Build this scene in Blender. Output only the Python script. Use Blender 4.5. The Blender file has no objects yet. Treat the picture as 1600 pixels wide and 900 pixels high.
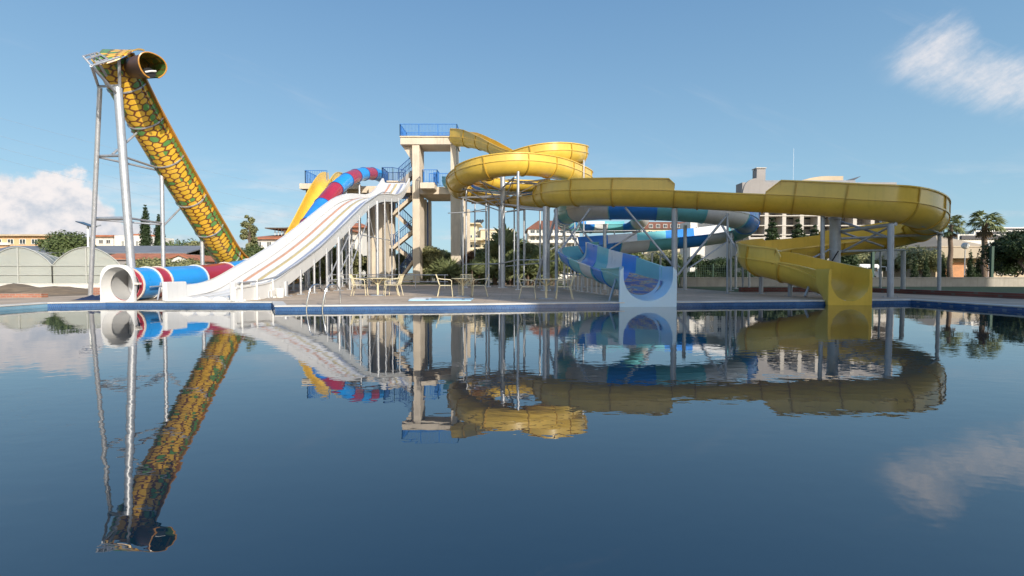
import bpy, math, random
import numpy as np
from mathutils import Vector, Matrix
from mathutils.geometry import tessellate_polygon
R = math.radians
sc = bpy.context.scene
col = sc.collection
rnd = random.Random(11)

# ------------------------------------------------------------------ camera
CAMZ, TILT, FPX = 1.1, math.atan(24/800), 800.0
cd = bpy.data.cameras.new('camera'); cam = bpy.data.objects.new('camera', cd); col.objects.link(cam)
cd.sensor_width = 36; cd.lens = 18; cd.clip_end = 5000; cd.clip_start = 0.05
cam.location = (0, 0, CAMZ); cam.rotation_euler = (R(90)-TILT, 0, 0)
sc.camera = cam

# ------------------------------------------------------------------ sun, sky, exposure
SUN_EL, SUN_AZ = R(25), R(146)            # azimuth clockwise from +Y
sv = Vector((math.sin(SUN_AZ)*math.cos(SUN_EL), math.cos(SUN_AZ)*math.cos(SUN_EL), math.sin(SUN_EL)))
sl = bpy.data.lights.new('sun', 'SUN'); sl.energy = 4.0; sl.angle = R(0.5); sl.color = (1.0, 0.93, 0.82)
so = bpy.data.objects.new('sun', sl); col.objects.link(so); so.rotation_euler = (-sv).to_track_quat('-Z', 'Y').to_euler()
so.location = (20, -30, 40)
world = bpy.data.worlds.new('World'); sc.world = world; world.use_nodes = True
wn, wl = world.node_tree.nodes, world.node_tree.links
bg = wn['Background']; bg.inputs[1].default_value = 0.15
sky = wn.new('ShaderNodeTexSky'); sky.sky_type = 'NISHITA'; sky.sun_disc = False
sky.sun_elevation = SUN_EL; sky.sun_rotation = SUN_AZ; sky.altitude = 50; sky.air_density = 1.1; sky.dust_density = 1.2; sky.ozone_density = 2.0

def wmath(op, a, b=None, c=None, clamp=False):
    n = wn.new('ShaderNodeMath'); n.operation = op; n.use_clamp = clamp
    for i, v in enumerate((a, b, c)):
        if v is None: continue
        if isinstance(v, (int, float)): n.inputs[i].default_value = v
        else: wl.new(v, n.inputs[i])
    return n.outputs[0]
def wsmooth(x, lo, hi):
    n = wn.new('ShaderNodeMapRange'); n.interpolation_type = 'SMOOTHSTEP'
    wl.new(x, n.inputs[0]); n.inputs[1].default_value = lo; n.inputs[2].default_value = hi
    return n.outputs[0]
tc = wn.new('ShaderNodeTexCoord'); sep = wn.new('ShaderNodeSeparateXYZ'); wl.new(tc.outputs['Generated'], sep.inputs[0])
yy = wmath('MAXIMUM', sep.outputs[1], 0.02)
U_ = wmath('DIVIDE', sep.outputs[0], yy); V_ = wmath('DIVIDE', sep.outputs[2], yy)     # gnomonic sky coordinates
front = wsmooth(sep.outputs[1], 0.1, 0.25)
def wnoise(sx, sy, scale, detail=6, rough=0.6, rot=0.0, w=0.0):
    cmb = wn.new('ShaderNodeCombineXYZ'); wl.new(U_, cmb.inputs[0]); wl.new(V_, cmb.inputs[1]); cmb.inputs[2].default_value = w
    m1 = wn.new('ShaderNodeMapping'); m1.inputs['Rotation'].default_value = (0, 0, rot); wl.new(cmb.outputs[0], m1.inputs[0])
    mp = wn.new('ShaderNodeMapping'); mp.inputs['Scale'].default_value = (sx, sy, 1); wl.new(m1.outputs[0], mp.inputs[0])
    n = wn.new('ShaderNodeTexNoise'); n.inputs['Scale'].default_value = scale; n.inputs['Detail'].default_value = detail
    n.inputs['Roughness'].default_value = rough; wl.new(mp.outputs[0], n.inputs[0]); return n.outputs['Fac']
# cumulus bank, low on the left
n1 = wnoise(1, 1.3, 9, 9, 0.6, w=3.1)
top = wmath('MULTIPLY_ADD', wsmooth(U_, -0.88, -0.60), -0.16, 0.195)          # height of the bank falls to the right
top = wmath('ADD', top, wmath('MULTIPLY', wmath('SUBTRACT', n1, 0.5), 0.17))
cum = wsmooth(wmath('SUBTRACT', top, V_), -0.004, 0.02)
cum = wmath('MULTIPLY', cum, wmath('SUBTRACT', 1.0, wmath('MULTIPLY', wsmooth(U_, -0.82, -0.35), 0.72)))
cum = wmath('MULTIPLY', cum, wmath('SUBTRACT', 1.0, wsmooth(U_, -0.5, -0.1)))
n1b = wnoise(1, 1.5, 13, 9, 0.62, w=9.0)
# faint low streaks along the horizon
n2 = wnoise(1, 6, 3.2, 6, 0.6, w=7.7)
low = wmath('MULTIPLY', wsmooth(n2, 0.47, 0.72), wmath('SUBTRACT', 1.0, wsmooth(V_, 0.05, 0.26)))
low = wmath('MULTIPLY', low, 0.75)
# high wisp on the right: a fan that opens to the right from (0.70, 0.40)
du = wmath('SUBTRACT', U_, 0.668); n3w = wnoise(1, 1, 4, 3, 0.5, w=1.0)
vtop = wmath('MULTIPLY_ADD', du, 0.62, 0.405); vbot = wmath('MULTIPLY_ADD', du, -0.29, 0.385)
vtop = wmath('MINIMUM', vtop, 0.53)
vtop = wmath('SUBTRACT', vtop, wmath('MULTIPLY', wsmooth(du, 0.16, 0.30), 0.10))
n3 = wnoise(1.2, 4.2, 3.0, 9, 0.66, rot=R(-33), w=2.0)
n3c = wnoise(1.0, 1.3, 6.0, 9, 0.66, w=5.5)
jt = wmath('MULTIPLY', wmath('SUBTRACT', n3, 0.5), 0.16)
fan = wmath('MULTIPLY', wsmooth(wmath('ADD', wmath('SUBTRACT', vtop, V_), jt), -0.015, 0.075), wsmooth(wmath('ADD', wmath('SUBTRACT', V_, vbot), wmath('MULTIPLY', jt, 0.5)), -0.02, 0.055))
fan = wmath('MULTIPLY', fan, wsmooth(du, 0.0, 0.12))
fan = wmath('MULTIPLY', fan, wmath('MULTIPLY_ADD', wsmooth(wmath('ADD', n3, wmath('MULTIPLY', n3c, 1.1)), 0.74, 1.34), 0.72, 0.14))
# thin high streaks
n4 = wnoise(1, 9, 1.6, 5, 0.6, rot=R(22), w=4.2)
thin = wmath('MULTIPLY', wsmooth(n4, 0.60, 0.80), 0.10)
cov = wmath('MAXIMUM', wmath('MAXIMUM', cum, fan), wmath('MAXIMUM', low, thin))
cov = wmath('MULTIPLY', cov, front, clamp=True)
cc = wn.new('ShaderNodeMix'); cc.data_type = 'RGBA'
wl.new(wsmooth(wmath('ADD', wmath('MULTIPLY', V_, 1.6), wmath('MULTIPLY', n1b, 1.5)), 0.62, 1.12), cc.inputs[0])
cc.inputs[6].default_value = (2.8, 3.1, 3.55, 1); cc.inputs[7].default_value = (4.7, 4.45, 4.4, 1)
hs = wn.new('ShaderNodeHueSaturation'); hs.inputs['Saturation'].default_value = 1.0; hs.inputs['Value'].default_value = 1.0
wl.new(sky.outputs[0], hs.inputs['Color'])
lift = wn.new('ShaderNodeMix'); lift.data_type = 'RGBA'; wl.new(wmath('MULTIPLY', wsmooth(sep.outputs[1], -0.35, 0.25), 0.8), lift.inputs[0])
ramp = wn.new('ShaderNodeMix'); ramp.data_type = 'RGBA'; wl.new(wmath('POWER', wmath('MAXIMUM', sep.outputs[2], 0.0), 0.62), ramp.inputs[0])
ramp.inputs[6].default_value = (2.05, 3.5, 4.2, 1); ramp.inputs[7].default_value = (-0.15, 0.52, 2.0, 1)
wl.new(hs.outputs[0], lift.inputs[6]); wl.new(ramp.outputs[2], lift.inputs[7])
mx = wn.new('ShaderNodeMix'); mx.data_type = 'RGBA'; wl.new(cov, mx.inputs[0]); wl.new(lift.outputs[2], mx.inputs[6]); wl.new(cc.outputs[2], mx.inputs[7])
wl.new(mx.outputs[2], bg.inputs[0])
sc.view_settings.view_transform = 'Standard'; sc.view_settings.look = 'None'
sc.view_settings.exposure = 0.42; sc.view_settings.gamma = 1.0; sc.view_settings.use_curve_mapping = False
sc.render.engine = 'CYCLES'; sc.cycles.max_bounces = 6; sc.cycles.transparent_max_bounces = 12
sc.cycles.use_denoising = True; sc.cycles.caustics_reflective = False; sc.cycles.caustics_refractive = False

# ------------------------------------------------------------------ measuring helpers
def ray(px, py):
    x = (px-800)/FPX; v = (450-py)/FPX; c, s = math.cos(TILT), math.sin(TILT)
    return Vector((x, c+v*s, -s+v*c))
def at(px, py, D):
    d = ray(px, py); return Vector((0, 0, CAMZ)) + d*(D/d.y)
def gz(px, py, z=0.15):
    d = ray(px, py); return Vector((0, 0, CAMZ)) + d*((z-CAMZ)/d.z)
def ax(px, D): return at(px, 426, D).x
def az(py, D): return at(800, py, D).z

# ------------------------------------------------------------------ materials
def nodes_of(m): return m.node_tree.nodes, m.node_tree.links
def mat(name, c, rough=0.5, metal=0.0, var=0.12, scale=2.0, coat=0.0, c2=None, bump=0.0, bscale=30, spec=0.5, streak=0.0):
    m = bpy.data.materials.new(name); m.use_nodes = True; n, l = nodes_of(m); p = n['Principled BSDF']
    p.inputs['Roughness'].default_value = rough; p.inputs['Metallic'].default_value = metal
    p.inputs['Specular IOR Level'].default_value = spec
    if coat: p.inputs['Coat Weight'].default_value = coat; p.inputs['Coat Roughness'].default_value = 0.12
    t = n.new('ShaderNodeTexCoord'); nz = n.new('ShaderNodeTexNoise'); nz.inputs['Scale'].default_value = scale; nz.inputs['Detail'].default_value = 6; nz.inputs['Roughness'].default_value = 0.65
    l.new(t.outputs['Object'], nz.inputs[0])
    rp = n.new('ShaderNodeValToRGB'); a = [max(0, x*(1-var)) for x in c[:3]]; b = list(c2 or [min(1, x*(1+var*0.7)) for x in c[:3]])
    rp.color_ramp.elements[0].position = 0.34; rp.color_ramp.elements[1].position = 0.68
    rp.color_ramp.elements[0].color = (*a, 1); rp.color_ramp.elements[1].color = (*b[:3], 1)
    l.new(nz.outputs['Fac'], rp.inputs[0]); out = rp.outputs[0]
    if streak:
        mp = n.new('ShaderNodeMapping'); mp.inputs['Scale'].default_value = (5, 5, 0.35); l.new(t.outputs['Object'], mp.inputs[0])
        n2 = n.new('ShaderNodeTexNoise'); n2.inputs['Scale'].default_value = 1.4; n2.inputs['Detail'].default_value = 5; l.new(mp.outputs[0], n2.inputs[0])
        r2 = n.new('ShaderNodeMapRange'); r2.inputs[1].default_value = 0.52; r2.inputs[2].default_value = 0.75; r2.inputs[3].default_value = 0; r2.inputs[4].default_value = streak
        l.new(n2.outputs['Fac'], r2.inputs[0])
        mm = n.new('ShaderNodeMix'); mm.data_type = 'RGBA'; l.new(r2.outputs[0], mm.inputs[0]); l.new(out, mm.inputs[6]); mm.inputs[7].default_value = (c[0]*0.45, c[1]*0.42, c[2]*0.38, 1); out = mm.outputs[2]
    l.new(out, p.inputs['Base Color'])
    mr = n.new('ShaderNodeMapRange'); mr.inputs[3].default_value = max(0, rough-0.08); mr.inputs[4].default_value = min(1, rough+0.12); l.new(nz.outputs['Fac'], mr.inputs[0]); l.new(mr.outputs[0], p.inputs['Roughness'])
    if bump:
        nb = n.new('ShaderNodeTexNoise'); nb.inputs['Scale'].default_value = bscale; nb.inputs['Detail'].default_value = 4; l.new(t.outputs['Object'], nb.inputs[0])
        bp = n.new('ShaderNodeBump'); bp.inputs['Strength'].default_value = 0.6; bp.inputs['Distance'].default_value = bump; l.new(nb.outputs['Fac'], bp.inputs['Height']); l.new(bp.outputs[0], p.inputs['Normal'])
    return m
def leafmat(name, ca, cb, sp=0.3):
    m = bpy.data.materials.new(name); m.use_nodes = True; n, l = nodes_of(m); p = n['Principled BSDF']
    g = n.new('ShaderNodeNewGeometry'); t = n.new('ShaderNodeTexCoord'); nz = n.new('ShaderNodeTexNoise'); nz.inputs['Scale'].default_value = 1.3; l.new(t.outputs['Object'], nz.inputs[0])
    ad = n.new('ShaderNodeMath'); ad.operation = 'MULTIPLY_ADD'; l.new(g.outputs['Random Per Island'], ad.inputs[0]); ad.inputs[1].default_value = 0.6
    mu = n.new('ShaderNodeMath'); mu.operation = 'MULTIPLY'; l.new(nz.outputs['Fac'], mu.inputs[0]); mu.inputs[1].default_value = 0.45; l.new(mu.outputs[0], ad.inputs[2])
    rp = n.new('ShaderNodeValToRGB'); rp.color_ramp.elements[0].color = (*ca, 1); rp.color_ramp.elements[1].color = (*cb, 1); l.new(ad.outputs[0], rp.inputs[0])
    l.new(rp.outputs[0], p.inputs['Base Color']); p.inputs['Roughness'].default_value = 0.55; p.inputs['Specular IOR Level'].default_value = sp
    tr = n.new('ShaderNodeBsdfTranslucent'); hs2 = n.new('ShaderNodeHueSaturation'); hs2.inputs['Value'].default_value = 1.5; hs2.inputs['Hue'].default_value = 0.49; l.new(rp.outputs[0], hs2.inputs['Color']); l.new(hs2.outputs[0], tr.inputs['Color'])
    mxs = n.new('ShaderNodeMixShader'); mxs.inputs[0].default_value = 0.25; l.new(p.outputs[0], mxs.inputs[1]); l.new(tr.outputs[0], mxs.inputs[2]); l.new(mxs.outputs[0], n['Material Output'].inputs['Surface'])
    return m
M = {}
YEL = (0.74, 0.49, 0.07)
M['yellow'] = mat('yellow_gelcoat', YEL, 0.30, var=0.10, scale=0.9, coat=0.35, streak=0.16)
M['yellow_rib'] = mat('yellow_joint', (0.50, 0.31, 0.04), 0.45, var=0.15)
M['white_gel'] = mat('white_gelcoat', (0.69, 0.68, 0.66), 0.28, var=0.05, scale=1.2, coat=0.3, streak=0.10)
M['cream_gel'] = mat('cream_gelcoat', (0.66, 0.62, 0.55), 0.32, var=0.08, scale=1.2, coat=0.2, streak=0.18)
M['blue'] = mat('blue_gelcoat', (0.03, 0.24, 0.70), 0.28, var=0.10, scale=1, coat=0.4, streak=0.08)
M['bright_blue'] = mat('bright_blue_gelcoat', (0.02, 0.30, 0.75), 0.28, var=0.08, scale=1, coat=0.4, streak=0.06)
M['red'] = mat('red_gelcoat', (0.38, 0.022, 0.045), 0.3, var=0.12, scale=1, coat=0.4)
M['teal'] = mat('teal_gelcoat', (0.17, 0.52, 0.55), 0.3, var=0.08, scale=1, coat=0.35, streak=0.12)
M['pale_blue'] = mat('pale_blue_gelcoat', (0.36, 0.60, 0.80), 0.3, var=0.06, scale=1, coat=0.35)
M['orange'] = mat('orange_stripe', (0.58, 0.31, 0.19), 0.4, var=0.1)
M['ochre'] = mat('ochre_stripe', (0.54, 0.43, 0.20), 0.4, var=0.1)
M['navy_stripe'] = mat('dusty_blue_stripe', (0.25, 0.29, 0.41), 0.4, var=0.1)
M['steel'] = mat('galvanised_steel', (0.50, 0.51, 0.53), 0.42, 0.55, 0.12, 6, streak=0.2)
M['grey_paint'] = mat('grey_painted_steel', (0.40, 0.42, 0.45), 0.45, 0.25, 0.12, 4, streak=0.25)
M['lining_grey'] = mat('grey_gelcoat', (0.42, 0.42, 0.42), 0.3, 0, 0.06, 2)
M['frame_grey'] = mat('pale_grey_frame', (0.50, 0.50, 0.46), 0.5, 0.1, 0.1, 4)
M['chrome'] = mat('stainless_steel', (0.6, 0.6, 0.6), 0.18, 0.95, 0.05, 6)
M['concrete'] = mat('beige_render', (0.62, 0.53, 0.415), 0.85, 0, 0.12, 0.8, bump=0.004, bscale=14, streak=0.30)
M['concrete_grey'] = mat('weathered_concrete', (0.36, 0.33, 0.29), 0.85, 0, 0.16, 1.2, bump=0.005, bscale=12, streak=0.3)
M['blue_rail'] = mat('blue_painted_rail', (0.045, 0.19, 0.52), 0.4, 0.1, 0.12, 4)
M['navy_rail'] = mat('dark_blue_rail', (0.03, 0.09, 0.26), 0.45, 0.1, 0.12, 4)
M['cream_metal'] = mat('cream_painted_metal', (0.66, 0.58, 0.38), 0.45, 0.1, 0.08, 5)
M['white_plastic'] = mat('white_plastic', (0.75, 0.75, 0.73), 0.4, 0, 0.05, 4)
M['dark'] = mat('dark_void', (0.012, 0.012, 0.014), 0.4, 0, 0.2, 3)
M['glass'] = mat('window_glass', (0.03, 0.045, 0.06), 0.06, 0, 0.2, 0.8, spec=0.8)
M['cloth'] = mat('navy_tarpaulin', (0.02, 0.035, 0.09), 0.6, 0, 0.3, 5, bump=0.02, bscale=8)
M['bark'] = mat('bark', (0.13, 0.10, 0.075), 0.9, 0, 0.3, 6, bump=0.02, bscale=12)
M['palm_bark'] = mat('palm_trunk_bark', (0.17, 0.12, 0.085), 0.9, 0, 0.3, 8, bump=0.03, bscale=10)
M['roof_red'] = mat('red_clay_tiles', (0.40, 0.15, 0.08), 0.8, 0, 0.25, 1.5, bump=0.02, bscale=6)
M['roof_brown'] = mat('brown_clay_tiles', (0.20, 0.085, 0.06), 0.8, 0, 0.25, 1.5, bump=0.02, bscale=6)
M['roof_grey'] = mat('grey_corrugated_sheet', (0.20, 0.21, 0.23), 0.6, 0.1, 0.2, 0.6)
M['wall_white'] = mat('white_stucco', (0.70, 0.67, 0.61), 0.85, 0, 0.10, 0.4, streak=0.2)
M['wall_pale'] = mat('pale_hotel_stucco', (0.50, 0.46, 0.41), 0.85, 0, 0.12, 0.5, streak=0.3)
M['wall_cream'] = mat('cream_stucco', (0.66, 0.56, 0.38), 0.85, 0, 0.10, 0.4, streak=0.2)
M['wall_orange'] = mat('apricot_stucco', (0.66, 0.42, 0.23), 0.85, 0, 0.10, 0.4, streak=0.2)
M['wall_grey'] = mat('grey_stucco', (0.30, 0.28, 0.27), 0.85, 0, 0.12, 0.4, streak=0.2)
M['wall_tan'] = mat('tan_panelling', (0.50, 0.40, 0.28), 0.8, 0, 0.15, 0.6)
M['canvas'] = mat('sand_coloured_canvas', (0.42, 0.35, 0.26), 0.85, 0, 0.1, 0.6)
M['wood_orange'] = mat('orange_timber', (0.48, 0.22, 0.09), 0.6, 0, 0.2, 2)
M['panel'] = mat('solar_panel', (0.02, 0.03, 0.06), 0.15, 0.2, 0.2, 2)
M['garden_wall'] = mat('rendered_garden_wall', (0.40, 0.36, 0.30), 0.9, 0, 0.16, 0.9, bump=0.01, bscale=9, streak=0.35)
M['green_metal'] = mat('dark_green_post', (0.02, 0.06, 0.04), 0.5, 0.2, 0.2, 4)
M['soil'] = mat('dry_soil', (0.22, 0.16, 0.10), 0.95, 0, 0.35, 1.6, bump=0.06, bscale=3)
M['ground'] = mat('dry_ground', (0.17, 0.15, 0.09), 0.95, 0, 0.3, 0.12, bump=0.03, bscale=2)
M['grass'] = mat('mown_grass', (0.07, 0.11, 0.03), 0.95, 0, 0.4, 1.2, c2=(0.16, 0.17, 0.06), bump=0.05, bscale=14)
M['coping'] = mat('white_coping_stone', (0.62, 0.60, 0.56), 0.6, 0, 0.15, 2)
M['leaf'] = leafmat('broadleaf_foliage', (0.06, 0.085, 0.03), (0.34, 0.38, 0.15))
M['leaf_mid'] = leafmat('mid_green_foliage', (0.03, 0.05, 0.018), (0.16, 0.20, 0.07))
M['leaf_olive'] = leafmat('olive_green_foliage', (0.07, 0.08, 0.035), (0.38, 0.38, 0.18))
M['leaf_dark'] = leafmat('dark_evergreen_foliage', (0.010, 0.020, 0.009), (0.07, 0.11, 0.04))
M['leaf_palm'] = leafmat('palm_leaf', (0.05, 0.08, 0.03), (0.34, 0.37, 0.17), 0.5)
M['leaf_rust'] = leafmat('rusty_foliage', (0.07, 0.035, 0.02), (0.26, 0.15, 0.08))
M['leaf_dry'] = leafmat('dead_palm_leaf', (0.10, 0.07, 0.04), (0.30, 0.22, 0.13))

def brickmat(name, c1, c2, cm, scale, bw, bh, mortar, coords='Object', rough=0.8, rot=None):
    m = bpy.data.materials.new(name); m.use_nodes = True; n, l = nodes_of(m); p = n['Principled BSDF']
    t = n.new('ShaderNodeTexCoord'); b = n.new('ShaderNodeTexBrick'); src = t.outputs[coords]
    if rot:
        mp = n.new('ShaderNodeMapping'); mp.inputs['Rotation'].default_value = rot; l.new(src, mp.inputs[0]); src = mp.outputs[0]
    l.new(src, b.inputs[0]); b.inputs['Color1'].default_value = (*c1, 1); b.inputs['Color2'].default_value = (*c2, 1); b.inputs['Mortar'].default_value = (*cm, 1)
    b.inputs['Scale'].default_value = scale; b.inputs['Brick Width'].default_value = bw; b.inputs['Row Height'].default_value = bh; b.inputs['Mortar Size'].default_value = mortar
    nz = n.new('ShaderNodeTexNoise'); nz.inputs['Scale'].default_value = 0.7; nz.inputs['Detail'].default_value = 8; nz.inputs['Roughness'].default_value = 0.7; l.new(t.outputs['Object'], nz.inputs[0])
    mr = n.new('ShaderNodeMapRange'); mr.inputs[1].default_value = 0.3; mr.inputs[2].default_value = 0.7; mr.inputs[3].default_value = 0.62; mr.inputs[4].default_value = 1.15; l.new(nz.outputs['Fac'], mr.inputs[0])
    mm = n.new('ShaderNodeMix'); mm.data_type = 'RGBA'; mm.blend_type = 'MULTIPLY'; mm.inputs[0].default_value = 1
    l.new(b.outputs[0], mm.inputs[6]); l.new(mr.outputs[0], mm.inputs[7]); l.new(mm.outputs[2], p.inputs['Base Color']); p.inputs['Roughness'].default_value = rough
    bp = n.new('ShaderNodeBump'); bp.inputs['Distance'].default_value = 0.01; bp.inputs['Strength'].default_value = 0.5; bp.invert = True; l.new(b.outputs['Fac'], bp.inputs['Height']); l.new(bp.outputs[0], p.inputs['Normal'])
    return m
M['deck'] = brickmat('travertine_paving', (0.56, 0.44, 0.32), (0.49, 0.38, 0.28), (0.32, 0.26, 0.20), 1.0, 0.9, 0.45, 0.012)
M['tile'] = brickmat('blue_mosaic_tile', (0.020, 0.085, 0.26), (0.03, 0.12, 0.32), (0.14, 0.22, 0.34), 1.0, 0.05, 0.05, 0.004, rough=0.2, rot=(R(90), 0, 0))
M['tile_light'] = brickmat('pale_blue_mosaic_tile', (0.17, 0.36, 0.50), (0.22, 0.42, 0.55), (0.42, 0.50, 0.55), 1.0, 0.05, 0.05, 0.004, rough=0.25, rot=(R(90), 0, R(90)))
M['brick'] = brickmat('red_brick', (0.42, 0.17, 0.10), (0.34, 0.13, 0.085), (0.35, 0.29, 0.24), 1.0, 0.22, 0.075, 0.01, rot=(R(90), 0, 0))
M['brick_dark'] = brickmat('dull_red_brick', (0.22, 0.07, 0.05), (0.17, 0.055, 0.045), (0.16, 0.12, 0.10), 1.0, 0.25, 0.09, 0.012, rot=(R(90), 0, 0))

def snakemat(name='snake_scale_gelcoat', dark=1.0):
    """hexagonal scales: two interleaved grids, nearest centre wins"""
    m = bpy.data.materials.new(name); m.use_nodes = True; n, l = nodes_of(m); p = n['Principled BSDF']
    def vm(op, a, b=None):
        q = n.new('ShaderNodeVectorMath'); q.operation = op
        for i, v in enumerate((a, b)):
            if v is None: continue
            if isinstance(v, tuple): q.inputs[i].default_value = v
            else: l.new(v, q.inputs[i])
        return q
    def mt(op, a, b=None, c=None):
        q = n.new('ShaderNodeMath'); q.operation = op
        for i, v in enumerate((a, b, c)):
            if v is None: continue
            if isinstance(v, (int, float)): q.inputs[i].default_value = v
            else: l.new(v, q.inputs[i])
        return q.outputs[0]
    uv = n.new('ShaderNodeTexCoord'); nz = n.new('ShaderNodeTexNoise'); nz.inputs['Scale'].default_value = 1.8; nz.inputs['Detail'].default_value = 1; l.new(uv.outputs['UV'], nz.inputs[0])
    w = vm('MULTIPLY', vm('SUBTRACT', nz.outputs['Color'], (.5, .5, .5)).outputs[0], (.30, .22, 0)).outputs[0]
    q = vm('ADD', uv.outputs['UV'], w).outputs[0]; sp = n.new('ShaderNodeSeparateXYZ'); l.new(q, sp.inputs[0])
    cb = n.new('ShaderNodeCombineXYZ'); l.new(mt('MULTIPLY_ADD', sp.outputs[1], 4.8, 200.0), cb.inputs[0]); l.new(mt('MULTIPLY_ADD', sp.outputs[0], 2.6, 200.0), cb.inputs[1]); pp = cb.outputs[0]
    S3 = (1.0, 1.7320508, 1.0); H3 = (0.5, 0.8660254, 0.5); H2 = (0.5, 0.8660254, 0.0)
    ga = vm('SUBTRACT', vm('MODULO', pp, S3).outputs[0], H3).outputs[0]; gb = vm('SUBTRACT', vm('MODULO', vm('SUBTRACT', pp, H3).outputs[0], S3).outputs[0], H3).outputs[0]
    ga = vm('MULTIPLY', ga, (1, 1, 0)).outputs[0]; gb = vm('MULTIPLY', gb, (1, 1, 0)).outputs[0]
    la = vm('LENGTH', ga).outputs['Value']; lb = vm('LENGTH', gb).outputs['Value']; pick = mt('LESS_THAN', lb, la)
    mg = n.new('ShaderNodeMix'); mg.data_type = 'VECTOR'; l.new(pick, mg.inputs[0]); l.new(ga, mg.inputs[4]); l.new(gb, mg.inputs[5]); g = mg.outputs[1]
    ag = vm('ABSOLUTE', g).outputs[0]; d1 = vm('DOT_PRODUCT', ag, H2).outputs['Value']; sg = n.new('ShaderNodeSeparateXYZ'); l.new(ag, sg.inputs[0]); hd = mt('MAXIMUM', d1, sg.outputs[0])
    idv = vm('MULTIPLY', vm('SUBTRACT', pp, g).outputs[0], (2.0, 1.1547, 0)).outputs[0]; idr = vm('ADD', idv, (.5, .5, 0)).outputs[0]; fl = vm('FLOOR', idr).outputs[0]
    wn_ = n.new('ShaderNodeTexWhiteNoise'); wn_.noise_dimensions = '2D'; l.new(fl, wn_.inputs['Vector'])
    spu = n.new('ShaderNodeSeparateXYZ'); l.new(uv.outputs['UV'], spu.inputs[0]); sc2 = mt('MULTIPLY_ADD', mt('ABSOLUTE', mt('SUBTRACT', spu.outputs[0], 0.30)), 0.80, wn_.outputs['Value'])
    rp = n.new('ShaderNodeValToRGB'); e = rp.color_ramp.elements; rp.color_ramp.interpolation = 'CONSTANT'
    k = dark; e[0].position = 0; e[0].color = (0.80*k, 0.47*k, 0.045*k, 1); e[1].position = 0.60; e[1].color = (0.11*k, 0.28*k, 0.07*k, 1); e2 = e.new(0.4); e2.color = (0.72*k, 0.44*k, 0.035*k, 1)
    l.new(mt('MULTIPLY', sc2, 0.62), rp.inputs[0])
    er = n.new('ShaderNodeMapRange'); er.interpolation_type = 'SMOOTHSTEP'; er.inputs[1].default_value = 0.375; er.inputs[2].default_value = 0.44; l.new(hd, er.inputs[0])
    mm = n.new('ShaderNodeMix'); mm.data_type = 'RGBA'; l.new(er.outputs[0], mm.inputs[0]); mm.inputs[7].default_value = (0.17*k, 0.06*k, 0.02*k, 1); l.new(rp.outputs[0], mm.inputs[6])
    l.new(mm.outputs[2], p.inputs['Base Color']); p.inputs['Roughness'].default_value = 0.35; p.inputs['Coat Weight'].default_value = 0.3
    return m
M['snake'] = snakemat(); M['snake_lining'] = snakemat('shaded_scale_lining', 0.75)  # hood lining: same scales darkened, its shade is put into the colour
M['snake_rim'] = mat('amber_rim', (0.48, 0.22, 0.03), 0.35, 0, 0.15, 3, coat=0.3)
M['snake_brown'] = mat('brown_trim', (0.10, 0.045, 0.025), 0.4, 0, 0.2, 3)
def watermat():
    m = bpy.data.materials.new('pool_water'); m.use_nodes = True; n, l = nodes_of(m); p = n['Principled BSDF']
    p.inputs['Base Color'].default_value = (0.004, 0.020, 0.038, 1); p.inputs['Roughness'].default_value = 0.0; p.inputs['IOR'].default_value = 2.1
    g = n.new('ShaderNodeNewGeometry')
    def nz(scale, det, sc3=(1, 1, 1)):
        mp = n.new('ShaderNodeMapping'); mp.inputs['Scale'].default_value = sc3; l.new(g.outputs['Position'], mp.inputs[0])
        t = n.new('ShaderNodeTexNoise'); t.inputs['Scale'].default_value = scale; t.inputs['Detail'].default_value = det; t.inputs['Roughness'].default_value = 0.5; l.new(mp.outputs[0], t.inputs[0]); return t.outputs['Fac']
    a = nz(0.55, 1, (1, 1.3, 1)); b = nz(4.0, 2, (1, 1.5, 1)); patch = nz(0.13, 1)
    pr = n.new('ShaderNodeMapRange'); pr.inputs[1].default_value = 0.35; pr.inputs[2].default_value = 0.65; pr.inputs[3].default_value = 0.35; pr.inputs[4].default_value = 1.0; l.new(patch, pr.inputs[0])
    bm = n.new('ShaderNodeMath'); bm.operation = 'MULTIPLY'; l.new(b, bm.inputs[0]); l.new(pr.outputs[0], bm.inputs[1])
    b1 = n.new('ShaderNodeBump'); b1.inputs['Distance'].default_value = 0.0038; b1.inputs['Strength'].default_value = 1; l.new(a, b1.inputs['Height'])
    b2 = n.new('ShaderNodeBump'); b2.inputs['Distance'].default_value = 0.0015; b2.inputs['Strength'].default_value = 1; l.new(bm.outputs[0], b2.inputs['Height']); l.new(b1.outputs[0], b2.inputs['Normal'])
    l.new(b2.outputs[0], p.inputs['Normal']); return m
M['water'] = watermat()
def polymat():
    m = bpy.data.materials.new('greenhouse_film'); m.use_nodes = True; n, l = nodes_of(m); p = n['Principled BSDF']
    p.inputs['Base Color'].default_value = (0.52, 0.54, 0.49, 1); p.inputs['Roughness'].default_value = 0.4
    t = n.new('ShaderNodeTexCoord'); z = n.new('ShaderNodeTexNoise'); z.inputs['Scale'].default_value = 0.35; z.inputs['Detail'].default_value = 5; l.new(t.outputs['Object'], z.inputs[0])
    mr = n.new('ShaderNodeMapRange'); mr.inputs[3].default_value = 0.38; mr.inputs[4].default_value = 0.66; l.new(z.outputs['Fac'], mr.inputs[0]); l.new(mr.outputs[0], p.inputs['Alpha']); return m
M['film'] = polymat()
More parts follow.
